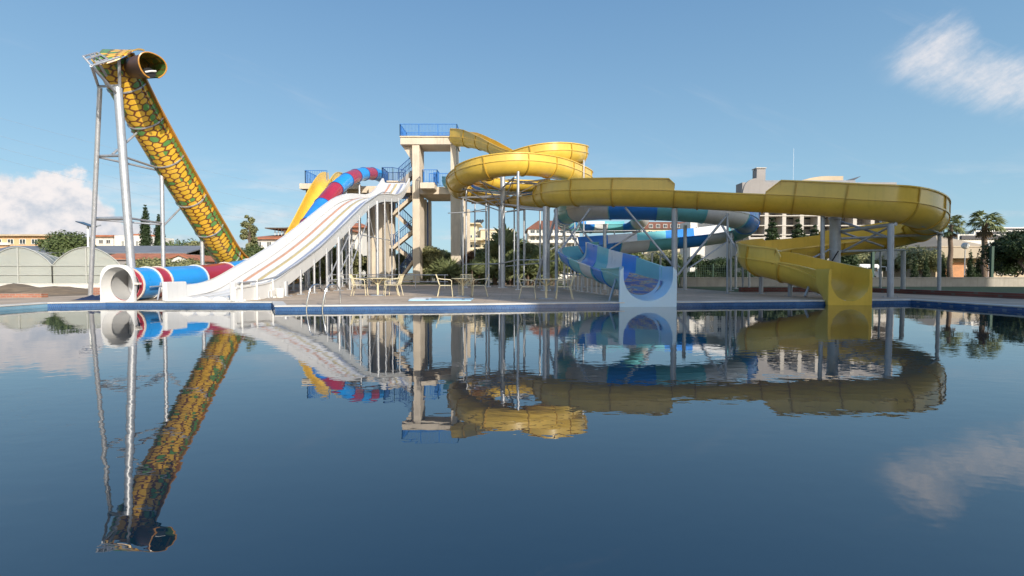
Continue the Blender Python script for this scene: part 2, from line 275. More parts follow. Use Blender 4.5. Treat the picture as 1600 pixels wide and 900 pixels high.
def streakymat():  # stretched noise: blue tones with orange and yellow streaks
    m = bpy.data.materials.new('streaky_lining'); m.use_nodes = True; n, l = nodes_of(m); p = n['Principled BSDF']
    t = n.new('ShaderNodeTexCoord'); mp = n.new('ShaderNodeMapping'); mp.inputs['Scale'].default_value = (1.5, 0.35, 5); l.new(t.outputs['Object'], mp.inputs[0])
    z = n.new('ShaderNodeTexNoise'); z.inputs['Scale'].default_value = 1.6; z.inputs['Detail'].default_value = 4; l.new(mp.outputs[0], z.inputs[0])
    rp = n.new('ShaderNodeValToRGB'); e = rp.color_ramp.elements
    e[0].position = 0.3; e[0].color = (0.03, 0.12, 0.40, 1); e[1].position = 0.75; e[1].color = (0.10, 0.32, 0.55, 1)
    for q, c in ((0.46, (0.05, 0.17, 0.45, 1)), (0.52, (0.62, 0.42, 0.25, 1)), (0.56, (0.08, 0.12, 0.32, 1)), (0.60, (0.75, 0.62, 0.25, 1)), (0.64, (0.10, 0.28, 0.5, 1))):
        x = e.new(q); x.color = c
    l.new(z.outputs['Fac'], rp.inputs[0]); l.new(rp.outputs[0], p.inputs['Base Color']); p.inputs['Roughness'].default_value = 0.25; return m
M['streaky'] = streakymat()

# ------------------------------------------------------------------ object helpers
def tag(o, label=None, cat=None, group=None, kind=None):
    if label: o['label'] = label
    if cat: o['category'] = cat
    if group: o['group'] = group
    if kind: o['kind'] = kind
    return o
def thing(name, label, cat, loc=(0, 0, 0), rz=0, group=None):
    o = bpy.data.objects.new(name, None); col.objects.link(o); o.location = loc; o.rotation_euler = (0, 0, rz); o.empty_display_size = 0.2
    return tag(o, label, cat, group)
class MB:
    def __init__(s): s.v = []; s.f = []; s.uv = None
    def quadgrid(s, A, closed_u=False, uv=None):          # A: [n][m] points
        b = len(s.v); n, m = len(A), len(A[0])
        for r in A: s.v.extend([tuple(p) for p in r])
        if uv is not None:
            if s.uv is None: s.uv = [(0, 0)]*b
            for r in uv: s.uv.extend(r)
        elif s.uv is not None: s.uv.extend([(0, 0)]*(n*m))
        for i in range(n-1):
            for j in range(m if closed_u else m-1):
                k = (j+1) % m
                s.f.append((b+i*m+j, b+i*m+k, b+(i+1)*m+k, b+(i+1)*m+j))
        return b
    def poly(s, pts):
        b = len(s.v); s.v.extend([tuple(p) for p in pts]); s.f.append(tuple(range(b, b+len(pts))))
        if s.uv is not None: s.uv.extend([(0, 0)]*len(pts))
    def box(s, x0, x1, y0, y1, z0, z1):
        b = len(s.v)
        s.v += [(x0, y0, z0), (x1, y0, z0), (x1, y1, z0), (x0, y1, z0), (x0, y0, z1), (x1, y0, z1), (x1, y1, z1), (x0, y1, z1)]
        s.f += [tuple(b+i for i in q) for q in ((0, 3, 2, 1), (4, 5, 6, 7), (0, 1, 5, 4), (1, 2, 6, 5), (2, 3, 7, 6), (3, 0, 4, 7))]
        return s
    def bar(s, p, q, w, h=None, up=Vector((0, 0, 1))):
        p, q = Vector(p), Vector(q); h = h or w; t = (q-p).normalized(); a = t.cross(up)
        a = a.normalized() if a.length > 1e-4 else Vector((1, 0, 0)); u = a.cross(t).normalized(); b = len(s.v)
        for c in (p, q):
            for i, j in ((-1, -1), (1, -1), (1, 1), (-1, 1)): s.v.append(tuple(c+a*(i*w/2)+u*(j*h/2)))
        s.f += [tuple(b+i for i in k) for k in ((0, 1, 2, 3), (7, 6, 5, 4), (0, 4, 5, 1), (1, 5, 6, 2), (2, 6, 7, 3), (3, 7, 4, 0))]
        return s
    def tube(s, pts, r, n=10, r2=None, cap=True):
        pts = [Vector(p) for p in pts]; N = len(pts); rows = []
        ref = Vector((0, 0, 1))
        t0 = (pts[1]-pts[0]).normalized()
        if abs(t0.z) > 0.9: ref = Vector((0, 1, 0))
        a = t0.cross(ref).normalized()
        for i in range(N):
            t = (pts[min(i+1, N-1)]-pts[max(i-1, 0)]).normalized()
            a = (a - t*a.dot(t)).normalized(); b = t.cross(a)
            rr = r if r2 is None else r+(r2-r)*i/(N-1)
            rows.append([pts[i]+a*(rr*math.cos(2*math.pi*k/n))+b*(rr*math.sin(2*math.pi*k/n)) for k in range(n)])
        s.quadgrid(rows, closed_u=True)
        if cap: s.poly(rows[0][::-1]); s.poly(rows[-1])
        return s
    def prism(s, poly, y0, y1):                             # poly in (x, z), extruded along y
        n = len(poly); b = len(s.v)
        s.v += [(x, y0, z) for x, z in poly]+[(x, y1, z) for x, z in poly]
        s.f.append(tuple(range(b, b+n))); s.f.append(tuple(range(b+2*n-1, b+n-1, -1)))
        for i in range(n): j = (i+1) % n; s.f.append((b+j, b+i, b+n+i, b+n+j))
        return s
    def build(s, name, m, parent=None, smooth=False, ang=40, bevel=0.0):
        if name in ('support_post', 'mast') and min(q[2] for q in s.v) < .3:      # bolted base plate under every post
            z_ = min(q[2] for q in s.v); lo = [q for q in s.v if q[2] < z_+.12]; cx = sum(q[0] for q in lo)/len(lo); cy = sum(q[1] for q in lo)/len(lo); r_ = max(abs(q[0]-cx) for q in lo)*1.7+.03
            s.box(cx-r_, cx+r_, cy-r_, cy+r_, z_, z_+.035)
            for i_ in (-1, 1):
                for j_ in (-1, 1): s.box(cx+i_*r_*.75-.014, cx+i_*r_*.75+.014, cy+j_*r_*.75-.014, cy+j_*r_*.75+.014, z_+.035, z_+.065)
        me = bpy.data.meshes.new(name); me.from_pydata(s.v, [], s.f)
        if s.uv is not None:
            ul = me.uv_layers.new(name='UVMap'); idx = np.zeros(len(me.loops), dtype=np.int32); me.loops.foreach_get('vertex_index', idx)
            ul.data.foreach_set('uv', np.array(s.uv, dtype=np.float32)[idx].ravel())
        me.materials.append(m if not isinstance(m, str) else M[m]); me.update()
        import bmesh
        bm = bmesh.new(); bm.from_mesh(me); bmesh.ops.recalc_face_normals(bm, faces=bm.faces); bm.to_mesh(me); bm.free()
        if smooth:
            me.polygons.foreach_set('use_smooth', [True]*len(me.polygons)); me.set_sharp_from_angle(angle=R(ang))
        o = bpy.data.objects.new(name, me); col.objects.link(o)
        if parent is not None:
            o.parent = parent
            if parent.parent is not None: pass
        if bevel:
            bv = o.modifiers.new('bevel', 'BEVEL'); bv.width = bevel; bv.segments = 2; bv.limit_method = 'ANGLE'
        return o
def npmesh(name, V, F, m, parent=None):
    me = bpy.data.meshes.new(name); V = np.asarray(V, dtype=np.float32); F = np.asarray(F, dtype=np.int32); k = F.shape[1]
    me.vertices.add(len(V)); me.vertices.foreach_set('co', V.ravel()); me.loops.add(F.size); me.loops.foreach_set('vertex_index', F.ravel())
    me.polygons.add(len(F)); me.polygons.foreach_set('loop_start', np.arange(0, F.size, k, dtype=np.int32)); me.update(calc_edges=True); me.materials.append(m)
    o = bpy.data.objects.new(name, me); col.objects.link(o)
    if parent is not None: o.parent = parent
    return o
def copy_tree(o, parent=None):
    c = o.copy(); col.objects.link(c); c.parent = parent
    for ch in list(o.children): copy_tree(ch, c)
    return c
def pipe(name, p, q, r, m, parent, n=10): return MB().tube([p, q], r, n).build(name, m, parent, True)

# ------------------------------------------------------------------ sweeps
class Path:
    def __init__(s, pts, sub=14, smooth=3):
        P = [np.array(p, dtype=float) for p in pts]; P = [2*P[0]-P[1]]+P+[2*P[-1]-P[-2]]; out = []
        for i in range(1, len(P)-2):
            p0, p1, p2, p3 = P[i-1:i+3]
            for k in range(sub):
                t = k/sub; out.append(0.5*((2*p1)+(-p0+p2)*t+(2*p0-5*p1+4*p2-p3)*t*t+(-p0+3*p1-3*p2+p3)*t**3))
        out.append(P[-2]); A = np.array(out)
        for _ in range(smooth*4):
            B = A.copy(); B[1:-1] = (A[:-2]+2*A[1:-1]+A[2:])/4; A = B
        s.A = A; s.L = np.concatenate([[0], np.cumsum(np.linalg.norm(np.diff(A, axis=0), axis=1))]); s.len = s.L[-1]
    def pos(s, d): d = min(max(d, 0), s.len); return Vector([float(np.interp(d, s.L, s.A[:, k])) for k in range(3)])
    def frame(s, d):
        e = 0.12; t = (s.pos(d+e)-s.pos(d-e)).normalized(); S = t.cross(Vector((0, 0, 1))).normalized(); return s.pos(d), t, S, S.cross(t).normalized()
def uprof(r, hl, hr, th=0.035, n=18, lip=0.055):
    def side(h, sg, rr):
        if h > 0.09: return [(sg*(r+lip), h), (sg*(r+lip), h-0.05), (sg*r, h-0.06), (sg*r, 0.035), (sg*(r+lip*0.8), 0.03), (sg*(r+lip*0.8), -0.02), (sg*r, -0.025)]
        return [(sg*(r+lip), h), (sg*(r+lip), h-0.05), (sg*r, h-0.06)]
    arc = lambda q: [(q*math.cos(math.pi+math.pi*k/n), q*math.sin(math.pi+math.pi*k/n)) for k in range(n+1)]
    o = side(hl, -1, r)+arc(r)[1:-1]+side(hr, 1, r)[::-1]; q = r-th
    i = [(q, hr)]+arc(q)[::-1]+[(-q, hl)]
    return o, i
def chute(path, s0, s1, r, hl, hr, m, parent, name='chute_section', step=0.3, th=0.035, uvon=False):
    n = max(2, int((s1-s0)/step)+1); rows = []; uvs = []
    ehl = max(hl) > 0.09; ehr = max(hr) > 0.09
    for i in range(n):
        t = i/(n-1); d = s0+(s1-s0)*t; P, T, S, U = path.frame(d)
        a = hl[0]+(hl[1]-hl[0])*t; b = hr[0]+(hr[1]-hr[0])*t
        if ehl: a = max(a, 0.1)
        if ehr: b = max(b, 0.1)
        o, q = uprof(r, a, b, th); pr = o+q; rows.append([P+S*u+U*v for u, v in pr])
        row = []; acc = 0
        for k, (u, v) in enumerate(pr):
            if abs(u) < r+0.03 and v <= 0.0: w = r*(math.atan2(u, -v))
            else: w = math.copysign(r*math.pi/2+v, u)
            row.append((w, d))
        uvs.append(row)
    mb = MB(); mb.quadgrid(rows, closed_u=True, uv=uvs if uvon else None)
    for rw in (rows[0], rows[-1]):
        m_ = len(rw); no = len(uprof(r, 0.5 if ehl else 0, 0.5 if ehr else 0, th)[0])
        ou, inn = rw[:no], rw[no:][::-1]
        # strip cap between outer and inner outlines
        k1, k2 = len(ou), len(inn); i = j = 0
        while i < k1-1 or j < k2-1:
            if j >= k2-1 or (i < k1-1 and (i+1)/k1 <= (j+1)/k2): mb.poly([ou[i], ou[i+1], inn[j]]); i += 1
            else: mb.poly([ou[i], inn[j+1], inn[j]]); j += 1
    return mb.build(name, m, parent, True, 35)
def rib(path, d, r, hl, hr, m, parent, w=0.07, out=0.06, name='joint_flange'):
    rows = []
    for e in (-w/2, w/2):
        P, T, S, U = path.frame(d); P = P+T*e
        n = 18; A = [(-r, hl)]+[(r*math.cos(math.pi+math.pi*k/n), r*math.sin(math.pi+math.pi*k/n)) for k in range(n+1)]+[(r, hr)]
        q = (r+out)/r; B = [(u*q, v*q if k not in (0, len(A)-1) else v) for k, (u, v) in enumerate(A)]
        rows.append([P+S*u+U*v for u, v in B]+[P+S*u+U*v for u, v in A[::-1]])
    mb = MB(); mb.quadgrid(rows, closed_u=True); h = len(rows[0])//2
    for rw in rows:
        for k in range(h-1): mb.poly([rw[k], rw[k+1], rw[-2-k], rw[-1-k]])
    return mb.build(name, m, parent, True, 35)
def tubesec(path, s0, s1, r, m, parent, name='tube_section', th=0.04, n=24, step=0.35, uvon=False):
    k = max(2, int((s1-s0)/step)+1); A = []; B = []
    for i in range(k):
        P, T, S, U = path.frame(s0+(s1-s0)*i/(k-1)); c = [(math.cos(2*math.pi*j/n), math.sin(2*math.pi*j/n)) for j in range(n)]
        A.append([P+S*(x*r)+U*(y*r) for x, y in c]); B.append([P+S*(x*(r-th))+U*(y*(r-th)) for x, y in c])
    mb = MB(); a = mb.quadgrid(A, closed_u=True); b = mb.quadgrid(B, closed_u=True)
    for off in (0, (k-1)*n):
        for j in range(n): q = (j+1) % n; mb.f.append((a+off+j, a+off+q, b+off+q, b+off+j))
    return mb.build(name, m, parent, True, 35)
def ring(path, d, r, m, parent, w=0.07, out=0.05, name='joint_flange'):
    P, T, S, U = path.frame(d); n = 24; rows = []
    for e, rr in ((-w/2, r), (-w/2, r+out), (w/2, r+out), (w/2, r), (-w/2, r)):
        rows.append([P+T*e+S*(rr*math.cos(2*math.pi*j/n))+U*(rr*math.sin(2*math.pi*j/n)) for j in range(n)])
    mb = MB(); mb.quadgrid(rows, closed_u=True); return mb.build(name, m, parent, True, 30)
def portal(c, T, w, zt, zb, r, depth, m, parent, name='splash_box', full=False, corner=0.12, r_back=None):
    """hollow end box: rounded rectangle outside, U (or circle) inside; c is the centre of the round bore"""
    T = Vector(T).normalized(); S = T.cross(Vector((0, 0, 1))).normalized(); n = 48; inn = []; out = []
    hi, lo = zt-c.z, zb-c.z
    a0, a1 = (math.pi/2, math.pi/2+2*math.pi) if full else (math.pi, 2*math.pi)
    for k in range(n+1):
        a = a0+(a1-a0)*k/n; u, v = math.cos(a), math.sin(a); inn.append((r*u, r*v))
        sc_ = min((w/abs(u)) if abs(u) > 1e-6 else 1e9, ((lo if v < 0 else hi)/v) if abs(v) > 1e-6 else 1e9)
        if full and v > 0: sc_ = min(sc_, (abs(u/w)**3.2+abs(v/hi)**3.2)**(-1/3.2))
        out.append((u*sc_, v*sc_))
    if full: inn = [(u*.95, v*1.13) for u, v in inn]
    if not full:
        inn = [(-r, hi)]+[(-r, hi*0.5)]+inn+[(r, hi*0.5)]+[(r, hi)]; out = [(-w+corner*0.3, hi), (-w, hi*0.5)]+out+[(w, hi*0.5), (w-corner*0.3, hi)]
    rb = r_back or r; q = rb/r
    mk = lambda L, e, s=1.0: [c+S*(u*s)+Vector((0, 0, 1))*(v*(s if (full or v < 0) else 1))+T*e for u, v in L]
    lip = [((u*0.96+o[0]*0.04), (v*0.96+o[1]*0.04)) for (u, v), o in zip(inn, out)]
    rows = [mk(inn, -depth, q), mk(inn, -0.05), mk(lip, 0), mk(out, 0), mk(out, -0.03, 1.003), mk(out, -0.12), mk(inn, -depth, q*1.06)]
    rows.append(rows[0]); mb = MB(); mb.quadgrid(rows)
    if not full:
        for e in (0, -1): mb.poly([rw[e] for rw in rows[:-1]])
    return mb.build(name, m, parent, True, 30)
def sheet(name, outer, holes, z, m, thick=0.0, kind='structure'):
    polys = [[Vector((x, y, 0)) for x, y in outer]]+[[Vector((x, y, 0)) for x, y in h] for h in holes]
    flat = [p for q in polys for p in q]; tri = tessellate_polygon(polys); me = MB(); me.v = [(p.x, p.y, z) for p in flat]; me.f = [tuple(t) for t in tri]
    if thick:
        base = 0
        for q in polys:
            b = len(me.v); n = len(q); me.v += [(p.x, p.y, z-thick) for p in q]
            for i in range(n): j = (i+1) % n; me.f.append((base+i, base+j, b+j, b+i))
            base += n
    o = me.build(name, m); return tag(o, kind=kind)

# ------------------------------------------------------------------ ground, pool, deck
fe = [gz(px, py, 0.0) for px, py in ((430, 486), (600, 484.5), (700, 483.5), (800, 482), (900, 480.5), (1000, 479.3), (1100, 478.6), (1200, 477.5), (1290, 476.3), (1423, 474.6))]
pool = [(-14.7, -12)]+[(-14.75, 8), (-14.72, 16.2)]+[tuple(gz(px, py, 0.0)[:2]) for px, py in ((165, 478.6), (300, 478.8), (426, 479))]+[(p.x, p.y) for p in fe]+[(14.35, 14.0), (14.6, 4), (14.9, -12)]
def grow(poly, e):
    c = np.array(poly); out = []; n = len(c)
    for i in range(n):
        a, b, d = c[i-1], c[i], c[(i+1) % n]; t1 = (b-a)/np.linalg.norm(b-a); t2 = (d-b)/np.linalg.norm(d-b)
        n1 = np.array([-t1[1], t1[0]]); n2 = np.array([-t2[1], t2[0]]); m_ = n1+n2; m_ /= np.linalg.norm(m_); out.append(tuple(b+m_*e/max(0.4, m_.dot(n1))))
    return out
G = 0.05
sheet('ground', [(-900, -200), (900, -200), (900, 1500), (-900, 1500)], [grow(pool, 0.5)], G, M['ground'])
sheet('water', grow(pool, 0.02), [], 0.0, M['water'])
# terrace: paved deck round the pool
deck_out = [(-19.0, -14), (-19.0, 18.6), (-17.5, 22.5), (-21, 30), (-21, 52), (3, 52), (3.5, 37.5), (7, 33.4), (10.5, 31.5), (11, 25.1), (17.4, 25.1), (17.9, 22), (18.4, 18.5), (19.1, 13), (19.4, -14)]
sheet('pool_deck', deck_out, [grow(pool, 0.30)], 0.15, M['deck'], 0.12)
cp = sheet('pool_coping', grow(pool, 0.32), [grow(pool, -0.02)], 0.156, M['coping'], 0.035)
def band(name, pts, z0, z1, m, th=0.28):
    mb = MB()
    A = [Vector((x, y, 0)) for x, y in pts]
    for a, b in zip(A, A[1:]): mb.poly([a+Vector((0, 0, z0)), b+Vector((0, 0, z0)), b+Vector((0, 0, z1)), a+Vector((0, 0, z1))])
    return tag(mb.build(name, m), kind='structure')
band('pool_wall', pool[2:-2], -0.8, 0.122, M['tile']); band('pool_wall', pool[:3], -0.8, 0.122, M['tile_light']); band('pool_wall', pool[-3:]+pool[:1], -0.8, 0.122, M['tile_light'])
# lawn strips
sheet('grass', [(11.3, 25.4), (17.6, 25.4), (18.2, 22), (18.7, 18.5), (19.4, 13), (70, 13), (70, 35.9), (11.3, 35.9)], [], 0.12, M['grass'])
sheet('grass', [(-9, 41), (3.2, 38.2), (9, 34), (11, 35.8), (11, 44), (-30, 50), (-30, 43)], [], 0.162, M['grass'])
sheet('soil', [(-60, 19.9), (-19.2, 19.2), (-17.6, 23), (-21.2, 30), (-60, 30)], [], 0.10, M['soil'])
# lumpy soil bank on the left
def bank():
    N, K = 70, 9; rows = []
    for i in range(N):
        x = -46+i*(46-18.2)/(N-1); rows.append([Vector((x, 23.2+k*0.75, 0.06+0.42*math.sin(math.pi*k/(K-1))*(0.7+0.5*math.sin(x*1.7+k)*math.cos(x*0.6))+rnd.uniform(-.05, .05))) for k in range(K)])
    mb = MB(); mb.quadgrid(rows); tag(mb.build('soil_bank', M['soil'], None, True, 60), kind='structure')
bank()

# ------------------------------------------------------------------ low walls and kerbs (each its own thing)
def wallbox(name, label, cat, x0, x1, y0, y1, z0, z1, m, cap=None, capm=None, group=None):
    t = thing(name, label, cat, ((x0+x1)/2, y0, 0), group=group); mx_ = (x0+x1)/2
    MB().box(x0-mx_, x1-mx_, 0, y1-y0, z0, z1).build('wall', m, t, bevel=0.01)
    if cap: MB().box(x0-mx_-0.03, x1-mx_+0.03, -0.04, y1-y0+0.04, z1+0.002, z1+cap).build('coping', capm or m, t, bevel=0.01)
    return t
wallbox('garden_wall', 'long low rendered wall behind the lawn, under the palms on the right', 'wall', 11.9, 60, 36.0, 36.25, 0, 0.72, M['garden_wall'], 0.06)
wallbox('garden_wall', 'low cream wall in front of the dark hedge between the two front slides', 'wall', 4.0, 11.7, 36.4, 36.65, 0, 0.80, M['garden_wall'], 0.05)
wallbox('garden_wall', 'low white wall along the foot of the greenhouse', 'wall', -60, -21.5, 31.0, 31.2, 0, 0.42, M['wall_white'], 0.04)
wallbox('brick_kerb', 'dark red brick kerb along the deck behind the yellow chute', 'kerb', 11.2, 14.9, 25.0, 25.3, 0.02, 0.38, M['brick_dark'])
t = thing('brick_kerb', 'dull red brick kerb running off to the right along the lawn', 'kerb', (0, 0, 0))
mb = MB(); A = [(17.5, 25.2), (18.0, 22), (18.5, 18.5), (19.2, 13)]
for a, b in zip(A, A[1:]): mb.bar((a[0], a[1], 0.17), (b[0], b[1], 0.17), 0.32, 0.36)
mb.build('wall', M['brick_dark'], t)
t = thing('brick_kerb', 'low orange brick kerb beside the soil at the far left pool corner', 'kerb', (0, 0, 0))
MB().bar((-26, 19.0, 0.18), (-17.9, 19.6, 0.18), 0.3, 0.26).build('wall', M['brick'], t)
t = thing('brick_kerb', 'short stretch of orange brick kerb behind the white round funnel', 'kerb', (0, 0, 0))
MB().bar((-18.8, 22.9, 0.26), (-14.6, 22.3, 0.26), 0.3, 0.34).build('wall', M['brick'], t)

# ------------------------------------------------------------------ railings
def railing(pts, h, m, parent, name='railing', gap=0.13, post=0.05, bar=0.02, lower=0.1):
    mb = MB(); P = [Vector(p) for p in pts]; up = Vector((0, 0, 1))
    for a, b in zip(P, P[1:]):
        mb.bar(a+up*h, b+up*h, 0.06, 0.05); mb.bar(a+up*lower, b+up*lower, 0.035); L = (b-a).length; n = max(1, int(L/gap))
        for k in range(1, n): q = a+(b-a)*(k/n); mb.bar(q+up*lower, q+up*h, bar)
        k2 = max(1, int(L/1.6))
        for k in range(k2+1): q = a+(b-a)*(k/k2); mb.bar(q-up*0.03, q+up*(h+0.01), post)
    return mb.build(name, m, parent)

# ------------------------------------------------------------------ the tower
TD = 46.0
tower = thing('slide_tower', 'tall beige concrete slide tower with blue railings and zigzag stairs', 'tower', (0, 0, 0))
X = lambda px, D=TD: ax(px, D)
Z = lambda py, D=TD: az(py, D)
def cbox(name, x0, x1, y0, y1, z0, z1, m='concrete', par=tower): return MB().box(x0, x1, y0, y1, z0, z1).build(name, M[m], par, bevel=0.02)
cbox('pier', X(645), X(656), 46, 48.5, 0.1, Z(226))
cbox('pier', X(704.5), X(713), 46, 48.5, Z(306), Z(226))
cbox('pier', X(704.5), X(720), 45.95, 48.45, 0.1, Z(306))
cbox('column', X(657, 49.6), X(666, 49.6), 49.6, 50.3, 0.1, 8.2)
cbox('column', X(669, 51), X(673.5, 51), 51, 51.6, 0.1, 8.2)
cbox('drain_pipe', X(666.3, 50), X(668.5, 50), 50.32, 50.5, 2.6, 8.0, 'navy_rail')
cbox('column', X(722, 49.6), X(728, 49.6), 49.6, 50.2, 0.1, 8.2)
cbox('column', X(726, 49.6), X(731, 49.6), 52, 52.5, 0.1, 7.5)
cbox('top_platform', X(627), X(715), 45.9, 48.7, Z(226)+0.003, Z(215))
cbox('platform_edge', X(626.5), X(715.5), 45.8, 48.8, Z(215)+0.003, Z(213.2), 'wall_cream')
MB().prism([(X(628), Z(226)-.01), (X(640), Z(245)), (X(648), Z(287)), (X(655), Z(287)), (X(655), Z(226)-.01)], 46.5, 48.3).build('haunch', M['concrete'], tower)
cbox('beam', X(656)+0.003, X(704.5)-0.003, 46.15, 48.9, Z(303), Z(291.5))
cbox('beam', X(657), X(720), 49.0, 50.8, Z(303), Z(291.5))
cbox('balcony', X(661), X(683), 44.7, 46.1, Z(298), Z(289))
cbox('platform', -18.6, X(645)-0.003, 46.4, 50.4, Z(300), Z(289.5))
cbox('platform', X(577), X(610), 46.0, 46.38, 8.2, 8.7)
cbox('column', X(477.5), X(490), 46.5, 49.5, 0.1, Z(300)-0.003)
cbox('platform', -18.8, -13.6, 45.5, 46.38, Z(300)+0.2, Z(288))
cbox('pier', X(578, 44), X(600, 44), 44.0, 46.0, 0.1, Z(309))
cbox('column', X(565, 42), X(571, 42), 43.6, 44.2, 0.1, Z(309), 'concrete_grey')
cbox('column', X(560, 42), X(564, 42), 46, 46.6, 0.1, Z(309), 'concrete_grey')
cbox('column', X(607, 48.6), X(616, 48.6), 48.6, 49.3, 0.1, Z(303))
cbox('column', X(531), X(538), 47, 47.6, 0.1, Z(303), 'concrete_grey')
# stairs
FL = [((626, 434), (646, 406.6)), ((646, 406.6), (617, 384)), ((617, 384), (646, 360)), ((646, 360), (617, 331.5)), ((617, 331.5), (646, 306))]
for i, (a, b) in enumerate(FL):
    y0, y1 = (46.9, 47.7) if i % 2 == 0 else (47.75, 48.5)
    pa, pb = (X(a[0], 47.3), Z(a[1], 47.3)), (X(b[0], 47.3), Z(b[1], 47.3)); n = 9; top = []
    for k in range(n):
        x0 = pa[0]+(pb[0]-pa[0])*k/n; x1 = pa[0]+(pb[0]-pa[0])*(k+1)/n; z1 = pa[1]+(pb[1]-pa[1])*(k+1 if pb[1] > pa[1] else k)/n
        top += [(x0, z1), (x1, z1)]
    poly = top+[(pb[0], pb[1]-0.32), (pa[0], pa[1]-0.32)]
    fl = MB().prism(poly, y0, y1).build('stair_flight', M['concrete'], tower)
    for yy_ in (y0, y1): railing([(pa[0], yy_, pa[1]+0.02), (pb[0], yy_, pb[1]+0.02)], 0.95, M['navy_rail'], fl, gap=0.2, bar=0.028)
for a in (384, 331.5):
    ld = cbox('landing', X(602, 47.3), X(617, 47.3)-0.003, 46.9, 48.6, Z(a, 47.3)-0.28, Z(a, 47.3)); railing([(X(602, 47.3), 48.5, Z(a, 47.3)), (X(602, 47.3), 46.95, Z(a, 47.3)), (X(616.5, 47.3), 46.95, Z(a, 47.3))], 1.0, M['navy_rail'], ld, gap=0.2, bar=0.028)
cbox('landing', X(618), X(640), 46.6, 48.8, 0.1, 0.42)
ug = MB(); pa, pb = (X(621), Z(283)), (X(648), Z(259)); top = []
for k in range(9):
    x0 = pa[0]+(pb[0]-pa[0])*k/9; x1 = pa[0]+(pb[0]-pa[0])*(k+1)/9; z1 = pa[1]+(pb[1]-pa[1])*(k+1)/9; top += [(x0, z1), (x1, z1)]
uf = ug.prism(top+[(pb[0], pb[1]-0.35), (pa[0]+0.3, pa[1]-0.35)], 46.7, 47.9).build('stair_flight', M['concrete_grey'], tower)
railing([(pa[0], 46.7, pa[1]+0.3), (pb[0], 46.7, pb[1]+0.3)], 1.0, M['navy_rail'], uf, gap=0.16, bar=0.028)
railing([(pa[0], 47.9, pa[1]+0.3), (pb[0], 47.9, pb[1]+0.3)], 1.0, M['navy_rail'], uf, gap=0.16, bar=0.028)
cbox('landing', X(603), X(621), 46.42, 49, Z(283)+0.003, Z(281)+0.01)
railing([(X(621), 48.8, Z(281)), (X(596), 48.8, Z(281)), (X(596), 46.5, Z(281)), (X(613), 46.5, Z(281)), (X(632), 46.5, Z(287)+0.1)], 1.2, M['navy_rail'], tower, gap=0.16, bar=0.028)
railing([(X(626.8), 48.7, Z(213)), (X(626.8), 45.9, Z(213)), (X(714.6), 45.9, Z(213)), (X(714.6), 48.7, Z(213)), (X(626.8), 48.7, Z(213))], 1.05, M['blue_rail'], tower, gap=0.125, bar=0.026)
MB().box(X(655), X(712), 46.6, 46.75, Z(213)+0.16, Z(213)+0.26).build('bench', M['blue_rail'], tower)
railing([(X(671), 46.2, Z(291.4)), (X(704), 46.2, Z(291.4))], 1.2, M['blue_rail'], tower, gap=0.14, bar=0.028)
railing([(X(684, 45), 46.1, Z(289)), (X(684, 45), 44.75, Z(289)), (X(662, 45), 44.75, Z(289)), (X(660, 45), 46.0, Z(289))], 1.1, M['blue_rail'], tower, gap=0.14, bar=0.028)
MB().box(X(677), X(683), 46.3, 46.36, Z(291.4), Z(268)).build('gate_panel', M['blue_rail'], tower)
railing([(X(481.5), 50, Z(288)), (X(481.5), 45.6, Z(288)), (X(515), 45.6, Z(288)), ], 1.15, M['blue_rail'], tower, gap=0.16, bar=0.028)
railing([(X(540), 50, Z(288)), (X(481.5), 50, Z(288))], 1.15, M['blue_rail'], tower, gap=0.16, bar=0.028)

# ------------------------------------------------------------------ white four-lane slide
ws = thing('multi_lane_slide', 'wide white four-lane racing slide with orange, ochre and blue stripes', 'water slide', (0, 0, 0))
WF = [(16.72, .20), (17.6, .24), (19.4, .40), (21.4, 1.0), (24.0, 1.85), (26.9, 2.95), (30.2, 4.35), (33.0, 5.45), (35.5, 6.12), (38.0, 6.5), (40.5, 6.85), (42.5, 7.45), (44.2, 8.25), (45.6, 9.05)]
wp = Path([(-10.22, y, z) for y, z in WF][::-1], smooth=1)      # travels towards the viewer; S then points to -X
def wsweep(prof, name, m, s0=0.0, s1=None, step=0.4, closed=True, par=ws):
    s1 = wp.len if s1 is None else s1; n = int((s1-s0)/step)+2; rows = []
    for i in range(n):
        P, T, S, U = wp.frame(s0+(s1-s0)*i/(n-1)); rows.append([P+S*u+U*v for u, v in prof])
    mb = MB(); mb.quadgrid(rows, closed_u=closed)
    if closed: mb.poly(rows[0]); mb.poly(rows[-1][::-1])
    return mb.build(name, m, par, True, 35)
W2 = 1.13
wsweep([(-W2, -.14), (W2, -.14), (W2, 0.0), (-W2, 0.0)], 'slide_bed', M['white_gel'])
for sg in (-1, 1):
    a = W2*sg
    wsweep([(a+0.003*sg, -.15), (a+.07*sg, -.15), (a+.07*sg, .36), (a+.11*sg, .38), (a+.11*sg, .42), (a-.02*sg, .42), (a-.05*sg, .32), (a-.10*sg, .03), (a+0.003*sg, .005)], 'side_wall', M['white_gel'])
def bump_(c, w, h): return [(c+w*math.cos(math.pi*k/8), 0.004+h*math.sin(math.pi*k/8)) for k in range(9)]
for c, m in ((0.42, 'orange'), (-0.12, 'ochre'), (-0.66, 'navy_stripe')):
    dv = wsweep(bump_(c, 0.23, 0.11), 'lane_divider', M['white_gel'], 0.6)
    wsweep([(u*1.0, v+0.006) for u, v in bump_(c, 0.165, 0.115)], 'stripe', M[m], 0.6, wp.len-3.6, par=dv)
for sg in (-1, 1):      # upright fins where the slide ends at the pool
    MB().box(-10.22+sg*(W2-0.03)-0.07, -10.22+sg*(W2-0.03)+0.09, 16.62, 17.7, 0.157, 0.80).build('end_fin', M['white_gel'], ws, bevel=0.05)
